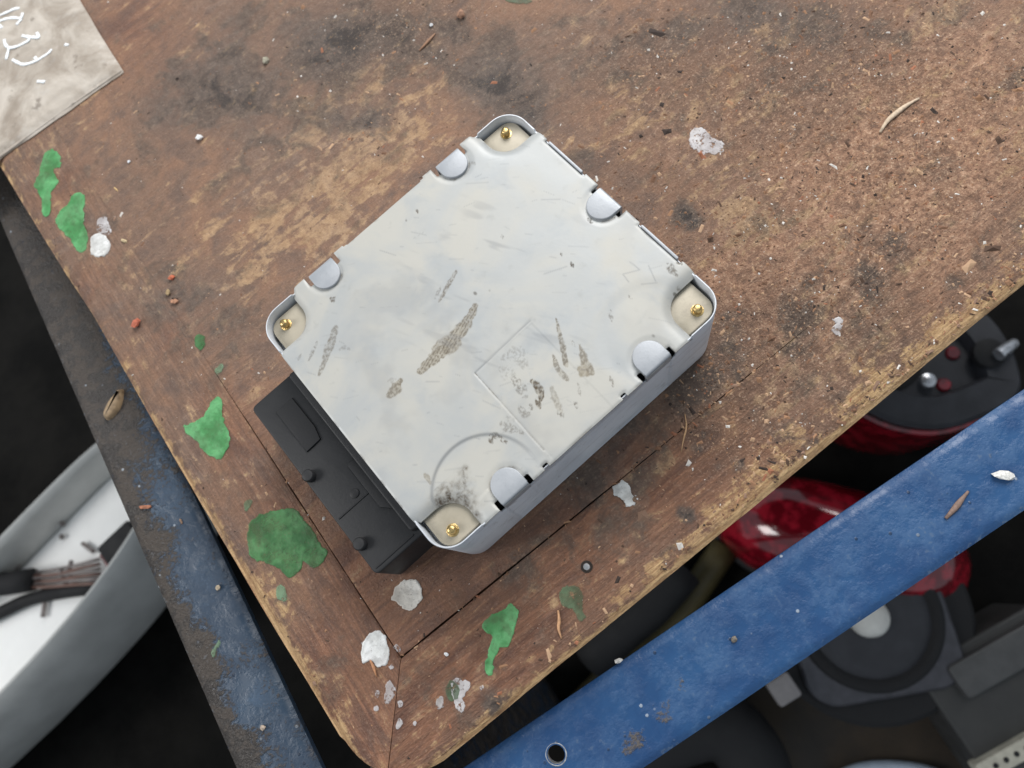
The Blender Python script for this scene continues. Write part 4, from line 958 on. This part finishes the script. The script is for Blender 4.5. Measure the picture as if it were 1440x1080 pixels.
# small pieces and hoses
p = at(1103, 970, -.40); cube = thing('plastic_spacer', (p[0], p[1], 0), 'small pale square plastic spacer post beside the loudspeaker', 'spacer', rz=math.radians(-10))
obj('post', *prism(rrect(-.007, .007, -.007, .007, .002, 3), .0125, TOP - .412, .001), BLK, cube); obj('cap', *prism(rrect(-.0105, .0105, -.0105, .0105, .0025, 4), TOP - .412, TOP - .40, .002), simple('pale_cap', (.24, .225, .225, 1), .6, 0, .1, 100), cube, smooth=True, sharp=40)
def hose(name, pts, r, mat, label, cat, z):
    P = smooth_line(np.array([np.r_[at(a, b, zz), TOP + zz] for a, b, zz in pts]), 3); o0 = P[0].copy(); o0[2] = 0
    return tag(obj(name, *tube(P - o0, r, 14), mat, None, tuple(o0), smooth=True), label, cat)
YEL = simple('mustard_rubber', (.07, .055, .018, 1), .6, 0, .2, 60)
hose('mustard_hose', [(800,1010,-.485),(880,930,-.485),(945,880,-.484),(985,820,-.485),(1020,770,-.486)], .014, YEL, 'dull mustard-yellow hose in the gap under the board', 'hose', 0)
hose('black_hose', [(830,930,-.47),(870,890,-.462),(920,850,-.460),(960,800,-.464)], .020, BLK, 'thick black hose beside the mustard hose', 'hose', 0)
hose('black_hose', [(820,1120,-.47),(920,1040,-.455),(1010,1010,-.450),(1060,1060,-.455),(1080,1140,-.47)], .030, BLK, 'fat black rubber hose looping below the blue beam', 'hose', 0)
hose('pale_tube', [(1170,1100,-.48),(1205,1082,-.478),(1250,1078,-.478),(1300,1084,-.478),(1340,1100,-.48)], .006, simple('pale_blue_tube', (.30, .36, .44, 1), .4, 0, .1, 100), 'thin pale blue tube below the loudspeaker', 'tube', 0)
bd = thing('plywood_offcut', tuple(at(1190, 1010, -.488)) + (0,), 'dark brown plywood offcut lying under the loudspeaker', 'plywood', rz=math.radians(-20))
obj('sheet', *prism(rrect(-.09, .09, -.11, .11, .004, 3), 0.0005, .012, .001), simple('dark_plywood', (.030, .021, .013, 1), .7, 0, .4, 30), bd, smooth=True, sharp=40)

# ------------------------------------------------------------------ left of the bench: silver tub with white lining and wiring
zr = -.345                                                     # tub rim below the board's face
A0, A1 = at(-120, 1062, zr), at(205, 752, zr)                   # near rim edge
dirn = (A1 - A0) / np.linalg.norm(A1 - A0); B0 = at(0, 728, zr)
nrm = np.array([-dirn[1], dirn[0]]);  wid = (B0 - A0) @ nrm
if wid < 0: nrm = -nrm; wid = -wid
tub = thing('silver_tub', (A1[0], A1[1], 0), 'curved silver-grey tub lined in white beside the grimy side rail', 'tub')
SILVP = simple('silver_paint', (.52, .52, .50, 1), .40, .15, .08, 30, .05); WHT = simple('white_lining', (.92, .92, .90, 1), .7, 0, .03, 40, .2)
Lt = np.linalg.norm(A1 - A0) + .25; c_end = .06
def tub_pt(s, w): return (A1 + dirn * s + nrm * w) - A1
def tub_ring(k, w0, w1, s0, s1, r, z):
    pts = rrect(s0, s1, w0, w1, r, 8); return [(*(tub_pt(a, b)), z) for a, b in pts]
W_ = wid
zrim = TOP + zr
seq = [(.030, 0), (.006, .012), (-.010, .045), (-.013, .085), (-.008, zrim - .020), (-.001, zrim - .004), (.002, zrim), (.005, zrim - .001), (.008, zrim - .008), (.012, zrim - .046)]
def tub_ring(d, z):
    out = []
    a_, b_ = .30 - d, W_ / 2 - d
    for q in np.linspace(0, 2 * math.pi, 96, endpoint=False):
        cq, sq = math.cos(q), math.sin(q)
        x = a_ * np.sign(cq) * abs(cq) ** .62; y = b_ * np.sign(sq) * abs(sq) ** .62
        y += .030 * (1 - (x / .30) ** 2) * (-1) - .004
        out.append((*tub_pt(c_end - .30 + x, W_ / 2 + y + .016), z))
    return out
rs = [tub_ring(d, z) for d, z in seq]
flip = np.cross(dirn, nrm) < 0
if flip: rs = [r[::-1] for r in rs]
shell = obj('shell', *rings(rs, True, False), SILVP, tub, smooth=True, sharp=70)
rl = [tub_ring(d, z) for d, z in ((.0122, zrim - .060), (.0122, zrim - .047), (.016, zrim - .046))]
if flip: rl = [r[::-1] for r in rl]
Vt, Ft = rings(rl, True, True)
obj('lining', Vt, Ft, WHT, tub, smooth=True, sharp=50)
zl = zr - .046
pl_ = at(164, 772, zl + .03)
plug = thing('black_plug', (pl_[0], pl_[1], TOP + zl), 'black plug block with red edge on the wiring harness', 'plug', rz=math.atan2(dirn[1], dirn[0]))
obj('body', *prism(rrect(-.016, .024, -.012, .016, .003, 3), .0005, .030, .002), BLK, plug, smooth=True, sharp=40)
obj('red_latch', *prism(rrect(-.019, -.0155, -.008, .010, .0006, 2), .006, .027, .0005), simple('dark_red', (.12, .01, .012, 1), .4), plug, smooth=True, sharp=40)
hose('cable_sleeve', [(-60,822,zl+.016),(-10,824,zl+.016),(46,815,zl+.016)], .0115, BLK, 'black cable sleeve running onto the white lining', 'cable', 0)
hose('black_cable', [(-60,890,zl+.007),(0,862,zl+.007),(40,842,zl+.007),(90,832,zl+.007),(140,826,zl+.010)], .0065, BLK, 'bent black cable below the sleeve on the white lining', 'cable', 0)
WIRE = simple('grey_wire', (.22, .19, .18, 1), .5, 0, .2, 100); WIRE2 = simple('brown_wire', (.16, .09, .07, 1), .5, 0, .2, 100)
for k in range(6):
    y0 = 806 + k * 4; y1 = 786 + k * 7
    hose('harness_wire', [(42,y0,zl+.012+.002*(k%3)),(75,y0-4+3*(k%2),zl+.010+.003*(k%2)),(110,(y0+y1)/2-2,zl+.014),(140,y1,zl+.014)], .0016, WIRE2 if k % 2 else WIRE, ('thin brown wire' if k % 2 else 'thin grey wire') + ' bundled between the black sleeve and plug', 'wire', 0)['group'] = ('brown' if k % 2 else 'grey') + ' harness wires'
for pts, lb in (([(32,742),(42,730),(60,726),(78,730),(90,738)], 'curved grey wire clip alone on the white lining'), ([(60,820),(64,840),(60,868)], 'grey wire tail hanging below the harness'), ([(116,764),(124,770),(132,776)], 'short grey wire tail beside the black plug'),
                ([(-4,766),(6,776),(20,788)], 'grey wire tail slanting above the sleeve'), ([(22,800),(28,792),(30,786)], 'tiny grey wire stub above the sleeve'), ([(84,800),(92,820),(104,834)], 'grey cable tie crossing the harness'), ([(100,790),(96,806),(108,824),(112,838)], 'twisted grey wire beside the cable tie'), ([(18,760),(22,752)], 'tiny dark wire scrap on the white lining'), ([(4,790),(8,804),(2,816)], 'bent grey wire rising from the sleeve end'), ([(86,752),(87,758)], 'tiny grey speck of wire near the curved clip')):
    hose('wire_tail', [(a, b, zl + .004 + .012 * (i == 0 and 'tie' in lb)) for i, (a, b) in enumerate(pts)], .0022, WIRE, lb, 'wire', 0)
